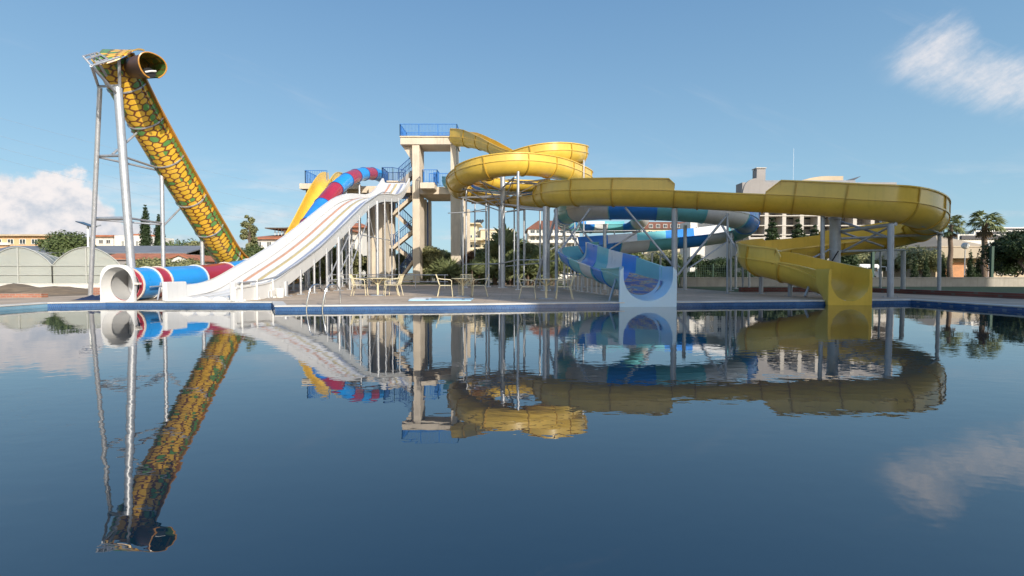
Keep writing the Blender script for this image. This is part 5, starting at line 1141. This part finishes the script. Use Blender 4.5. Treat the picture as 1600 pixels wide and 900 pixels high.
# long red mansard
D = 98; t = thing('long_building', 'long building with a red mansard roof and dormer windows behind the blue slide', 'building', (0, 0, 0)); x0, x1 = ax(1006, D), ax(1092, D)
MB().box(x0, x1, D, D+10, 0, az(358, D)).build('wall', M['wall_cream'], t); MB().prism([(x0-.3, az(358, D)+.003), (x1, az(358, D)+.003), (x1, az(347, D)), (x0+.4, az(347, D))], D-.3, D+9).build('roof', M['roof_brown'], t)
windows(t, x0+.5, x1-.5, D-.3, az(356, D), az(351, D), 7, frac=.45); windows(t, x0+.5, x1-.5, D, az(368, D), az(361, D), 7, frac=.5); windows(t, x0+.5, x1-.5, D, az(381, D), az(373, D), 7, frac=.5)
# hotel
D = 78; t = thing('hotel', 'big white and grey hotel with recessed balconies behind the yellow slide', 'building', (0, 0, 0)); x0, x1 = ax(1158, D), ax(1398, D)
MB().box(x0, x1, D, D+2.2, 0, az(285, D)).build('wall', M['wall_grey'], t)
MB().box(x0+3.5, x1-6, D+.4, D+2.0, az(285, D)+.003, az(281, D)).build('roof', M['roof_grey'], t)
xw0, xw1 = ax(1160, D), ax(1375, D)
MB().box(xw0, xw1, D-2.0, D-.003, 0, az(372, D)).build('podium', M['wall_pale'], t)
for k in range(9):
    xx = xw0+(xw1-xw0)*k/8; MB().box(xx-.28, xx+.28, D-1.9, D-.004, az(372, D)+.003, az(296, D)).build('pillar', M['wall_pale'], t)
for zz in (372, 358, 343, 328, 313):
    MB().box(xw0+.31, xw1-.31, D-1.95, D-.004, az(zz-3, D)+.003, az(zz-4.6, D)).build('balcony_slab', M['wall_pale'], t)
for zz in (358, 343, 328, 313): windows(t, xw0+.6, xw1-.6, D, az(zz-.5, D), az(zz-8.5, D), 8, frac=.72, wm='wall_grey')
n = 20; c0_ = ax(1178, D-2); zr = az(300, D-2); arc = [(c0_-1.95+3.9*k/n, zr+1.95*math.sin(math.acos(max(-1, min(1, 1-2*k/n))))) for k in range(n+1)]
MB().prism([(c0_-1.95, zr-1.5)]+arc+[(c0_+1.95, zr-1.5)], D-2.4, D-2.1).build('round_parapet', M['wall_grey'], t)
cx0, cx1 = ax(1190, D), ax(1204, D); MB().box(cx0, cx1, D+2, D+3.4, az(284, D), az(260, D)).build('chimney', M['wall_grey'], t); MB().box(cx0-.1, cx1+.1, D+1.9, D+3.5, az(259, D)+.003, az(257.5, D)).build('chimney_cap', M['wall_pale'], t)
c1_, w1_ = ax(1293, D), (ax(1328, D)-ax(1258, D))/2; arc = [(c1_-w1_+2*w1_*k/16, az(279, D)+.75*math.sin(math.pi*min(1, k/16*1.6)/2)) for k in range(17)]
MB().prism([(c1_-w1_, az(280, D))]+arc+[(c1_+w1_, az(280, D))], D+2, D+3.4).build('curved_roof', M['wall_tan'], t)
MB().prism([(ax(1320, D), az(282, D)), (ax(1346, D), az(274, D)), (ax(1343, D), az(276, D)), (ax(1330, D), az(283.5, D))], D+.5, D+5).build('wing_roof', M['panel'], t)
t, a, b = bldg('hotel_wing', 'plain white hotel wing behind the dark hedge', 82, 1078, 1160, az(345, 82), 5, 'wall_white'); windows(t, a+.5, b-.5, 82, az(363, 82), az(355, 82), 6, frac=.5); windows(t, a+.5, b-.5, 82, az(380, 82), az(372, 82), 6, frac=.5)
pipe_t = thing('antenna_mast', 'thin antenna mast rising above the hotel roof', 'mast', (ax(1237, 80), 80, 0)); MB().tube([(0, 0, 14), (0, 0, az(232, 80))], .014, 6).build('pole', M['steel'], pipe_t, True)
MB().box(-.2, .2, -.2, .2, 13.5, 14.2).build('base', M['steel'], pipe_t)
# market buildings on the right
D = 56; t = thing('market_hall', 'long low market hall with a pale sheet roof and orange timber front on the right', 'building', (0, 0, 0)); x0, x1 = ax(1462, D), ax(1620, D)
MB().box(x0, x1, D, D+8, 0, az(404, D)).build('wall', M['wall_tan'], t); MB().prism([(x0-1.5, az(404, D)+.003), (x1, az(404, D)+.003), (x1, az(388, D)), (x0-.8, az(388, D))], D-1.5, D+8).build('roof', M['canvas'], t)
MB().box(ax(1470, D), ax(1505, D), D-.25, D-.003, 0, az(410, D)).build('timber_front', M['wood_orange'], t); MB().box(ax(1530, D), ax(1546, D), D-.25, D-.003, 0, az(412, D)).build('timber_front', M['wood_orange'], t)
windows(t, ax(1508, D), ax(1528, D), D, .9, az(414, D), 2, frac=.7); windows(t, ax(1555, D), ax(1585, D), D, .9, az(414, D), 2, frac=.6)
D = 62; t = thing('tent_roof_pavilion', 'sand coloured peaked canvas pavilion between the two palms', 'pavilion', (0, 0, 0)); x0, x1 = ax(1466, D), ax(1540, D)
MB().box(x0+.3, x1-.3, D+.3, D+7.7, 0, az(386, D)).build('wall', M['wall_tan'], t); hip(t, x0, x1, D, D+8, az(387, D)+.2, 1.6, M['canvas'], .2)
D = 95; t = thing('terraced_building', 'distant building with blue glass roofs behind the tall palm', 'building', (0, 0, 0)); x0 = ax(1495, D)
for k, (pa_, pz) in enumerate(((1495, 366), (1520, 360), (1552, 355))):
    MB().box(ax(pa_, D+4*k), ax(1700, D+4*k), D+4*k, D+4*k+3.99, 0, az(pz, D+4*k)).build('wall', M['wall_white'], t); MB().box(ax(pa_+4, D+4*k), ax(1700, D+4*k), D+4*k-.3, D+4*k-.003, az(pz+8, D+4*k), az(pz+2, D+4*k)).build('glass_front', M['panel'], t)
# bus
D = 60; t = thing('bus', 'white bus with dark windows parked behind the garden wall', 'bus', (ax(1348, D), D, 0)); zt = az(412.5, D)
mb = MB(); mb.prism([(-3.2, .35), (2.15, .35), (2.3, 1.1), (2.1, zt-.35), (1.8, zt-.02), (-3.2, zt)], 0, 2.3); mb.build('body', M['white_plastic'], t, bevel=.06)
for k in range(4): MB().box(-3.05+k*1.22, -1.95+k*1.22, -.02, -.002, 1.25, zt-.42).build('window', M['glass'], t)
MB().prism([(2.17, 1.2), (2.33, 1.2), (2.16, zt-.4), (2.0, zt-.4)], .2, 2.1).build('windscreen', M['glass'], t)
for xx in (-2.2, 1.2): MB().tube([(xx, -.03, .42), (xx, .25, .42)], .42, 18).build('wheel', M['dark'], t, True)
MB().tube([(2.2, .1, zt-.3), (2.65, -.1, zt-.35), (2.7, -.1, zt-.8)], .05, 8).build('mirror', M['white_plastic'], t, True)
# green fence posts and mesh fence
t = thing('fence', 'dark green mesh fence in front of the dark hedge', 'fence', (0, 0, 0)); D = 37.2; x0, x1 = ax(1060, D), ax(1195, D); mb = MB()
for k in range(6): MB().bar((x0+(x1-x0)*k/5, D, .05), (x0+(x1-x0)*k/5, D, 1.75), .06).build('post', M['green_metal'], t)
for k in range(46): mb.bar((x0+(x1-x0)*k/45, D, .2), (x0+(x1-x0)*k/45, D, 1.65), .012)
for k in range(9): mb.bar((x0, D, .2+k*.18), (x1, D, .2+k*.18), .012)
mb.build('wire_mesh', M['green_metal'], t)
for px, lb in ((1549, 'dark green post right of the tall palm, rising above the wall'), (1363, 'dark green post beside the parked bus')):
    t = thing('fence_post', lb, 'post', (ax(px, 38), 38, 0)); MB().box(-.09, .09, -.09, .09, 0, az(386, 38)).build('shaft', M['green_metal'], t); MB().box(-.11, .11, -.11, .11, az(386, 38)+.002, az(386, 38)+.05).build('cap', M['green_metal'], t)
# light globes on the market hall
for px, lb in ((1507, 'white globe lamp on the market roof, left one'), (1544, 'white globe lamp on the market roof, right one')):
    t = thing('globe_lamp', lb, 'lamp', (ax(px, 50), 50, 0)); me = bpy.data.meshes.new('globe'); bm = bmesh.new(); bmesh.ops.create_uvsphere(bm, u_segments=18, v_segments=12, radius=.32); bm.to_mesh(me); bm.free(); me.materials.append(M['white_plastic'])
    me.polygons.foreach_set('use_smooth', [True]*len(me.polygons)); o = bpy.data.objects.new('globe', me); col.objects.link(o); o.parent = t; o.location = (0, 0, az(384, 50)); MB().tube([(0, 0, 0), (0, 0, az(387, 50))], .04, 8).build('pole', M['grey_paint'], t, True)
# solar street lamp on the left
D = 40; t = thing('street_lamp', 'street lamp with a tilted solar panel left of the snake slide', 'street lamp', (ax(139, D), D, 0)); zt = az(353, D)
MB().tube([(0, 0, 0), (0, 0, zt)], .085, 12, .07).build('pole', M['white_plastic'], t, True)
MB().prism([(-.62, zt+.28), (.40, zt-.08), (.40, zt-.02), (-.62, zt+.34)], -.4, .4).build('solar_panel', M['panel'], t)
MB().prism([(.2, zt-.12), (1.0, zt+.02), (.98, zt+.10), (.2, zt-.05)], -.08, .08).build('lamp_head', M['grey_paint'], t)
# greenhouse
gh = thing('greenhouse', 'plastic film greenhouse with rounded bays and a pale frame on the left', 'greenhouse', (0, 0, 0)); GY, GD = 36.0, 26.0
bw_ = 4.8; xs = [-27.5-bw_*k for k in range(5)]; ze, zp = az(415, GY), az(386, GY)
for k in range(4):
    xr, xl = xs[k], xs[k+1]; n = 16; A = [(xl+(xr-xl)*i/n, ze+(zp-ze)*(math.sin(math.pi*i/n)**.8)) for i in range(n+1)]
    mb = MB(); mb.quadgrid([[Vector((x, GY+.05, z)) for x, z in A], [Vector((x, GY+GD, z)) for x, z in A]]); mb.build('roof_film', M['film'], gh, True, 60)
    MB().prism([(xl+.02, .2)]+[(x, z-.03) for x, z in A]+[(xr-.02, .2)], GY+.06, GY+.075).build('end_film', M['film'], gh)
    MB().tube([(x, GY, z) for x, z in A], .03, 7).build('arch', M['frame_grey'], gh, True)
    for i in range(4, 25, 5): MB().tube([(x, GY+i, z) for x, z in A], .022, 6).build('arch', M['frame_grey'], gh, True)
    fr = MB()
    for x in (xl, xl+bw_/2, xr): fr.bar((x, GY, .1), (x, GY, zp-.05 if abs(x-(xl+bw_/2)) < .01 else ze), .07)
    for z_ in (ze, .95): fr.bar((xl, GY, z_), (xr, GY, z_), .04)
    fr.build('end_frame', M['frame_grey'], gh)
MB().box(xs[-1], xs[0], GY-.1, GY+.0, .0, .12).build('sill', M['wall_white'], gh); MB().poly
mb = MB(); mb.quadgrid([[Vector((xs[0], GY, .2)), Vector((xs[0], GY, ze))], [Vector((xs[0], GY+GD, .2)), Vector((xs[0], GY+GD, ze))]]); mb.build('side_film', M['film'], gh)
for c_ in gh.children:
    for v_ in c_.data.vertices: v_.co.x -= .78*max(0, v_.co.y-GY)
# overhead power lines on the left
t = thing('power_line', 'thin overhead power lines crossing the sky at the far left', 'cable', (0, 0, 0))
for py0, py1 in ((168, 262), (196, 290), (215, 306), (232, 322)):
    pa_, pb_ = at(-60, py0, 70), at(620, py1+60, 160); pts = []
    for k in range(25): u = k/24; p_ = pa_.lerp(pb_, u); p_.z -= 5*4*u*(1-u)*.35; pts.append(p_)
    MB().tube(pts, .011, 4).build('wire', M['grey_paint'], t, True)

# ------------------------------------------------------------------ unseen block added behind the viewer to shade the right of the pool
t = thing('shade_block', 'tall pale block added behind the pool to shade it, out of the picture', 'building', (0, 0, 0)); bx0, bx1, byf, bh = 23.5, 66.0, -12.0, 28.0
MB().box(bx0, bx1, byf-6, byf, 0, bh).build('wall', M['wall_cream'], t)
for k in range(8):
    MB().box(bx0+.5, bx1-.5, byf+.003, byf+1.3, 3.1+k*3.2, 3.3+k*3.2).build('balcony_slab', M['wall_white'], t)
    mb = MB()
    for j in range(10): mb.box(bx0+1.4+j*4.2, bx0+3.9+j*4.2, byf+.004, byf+.05, 3.4+k*3.2, 5.6+k*3.2)
    mb.build('window_row', M['glass'], t)
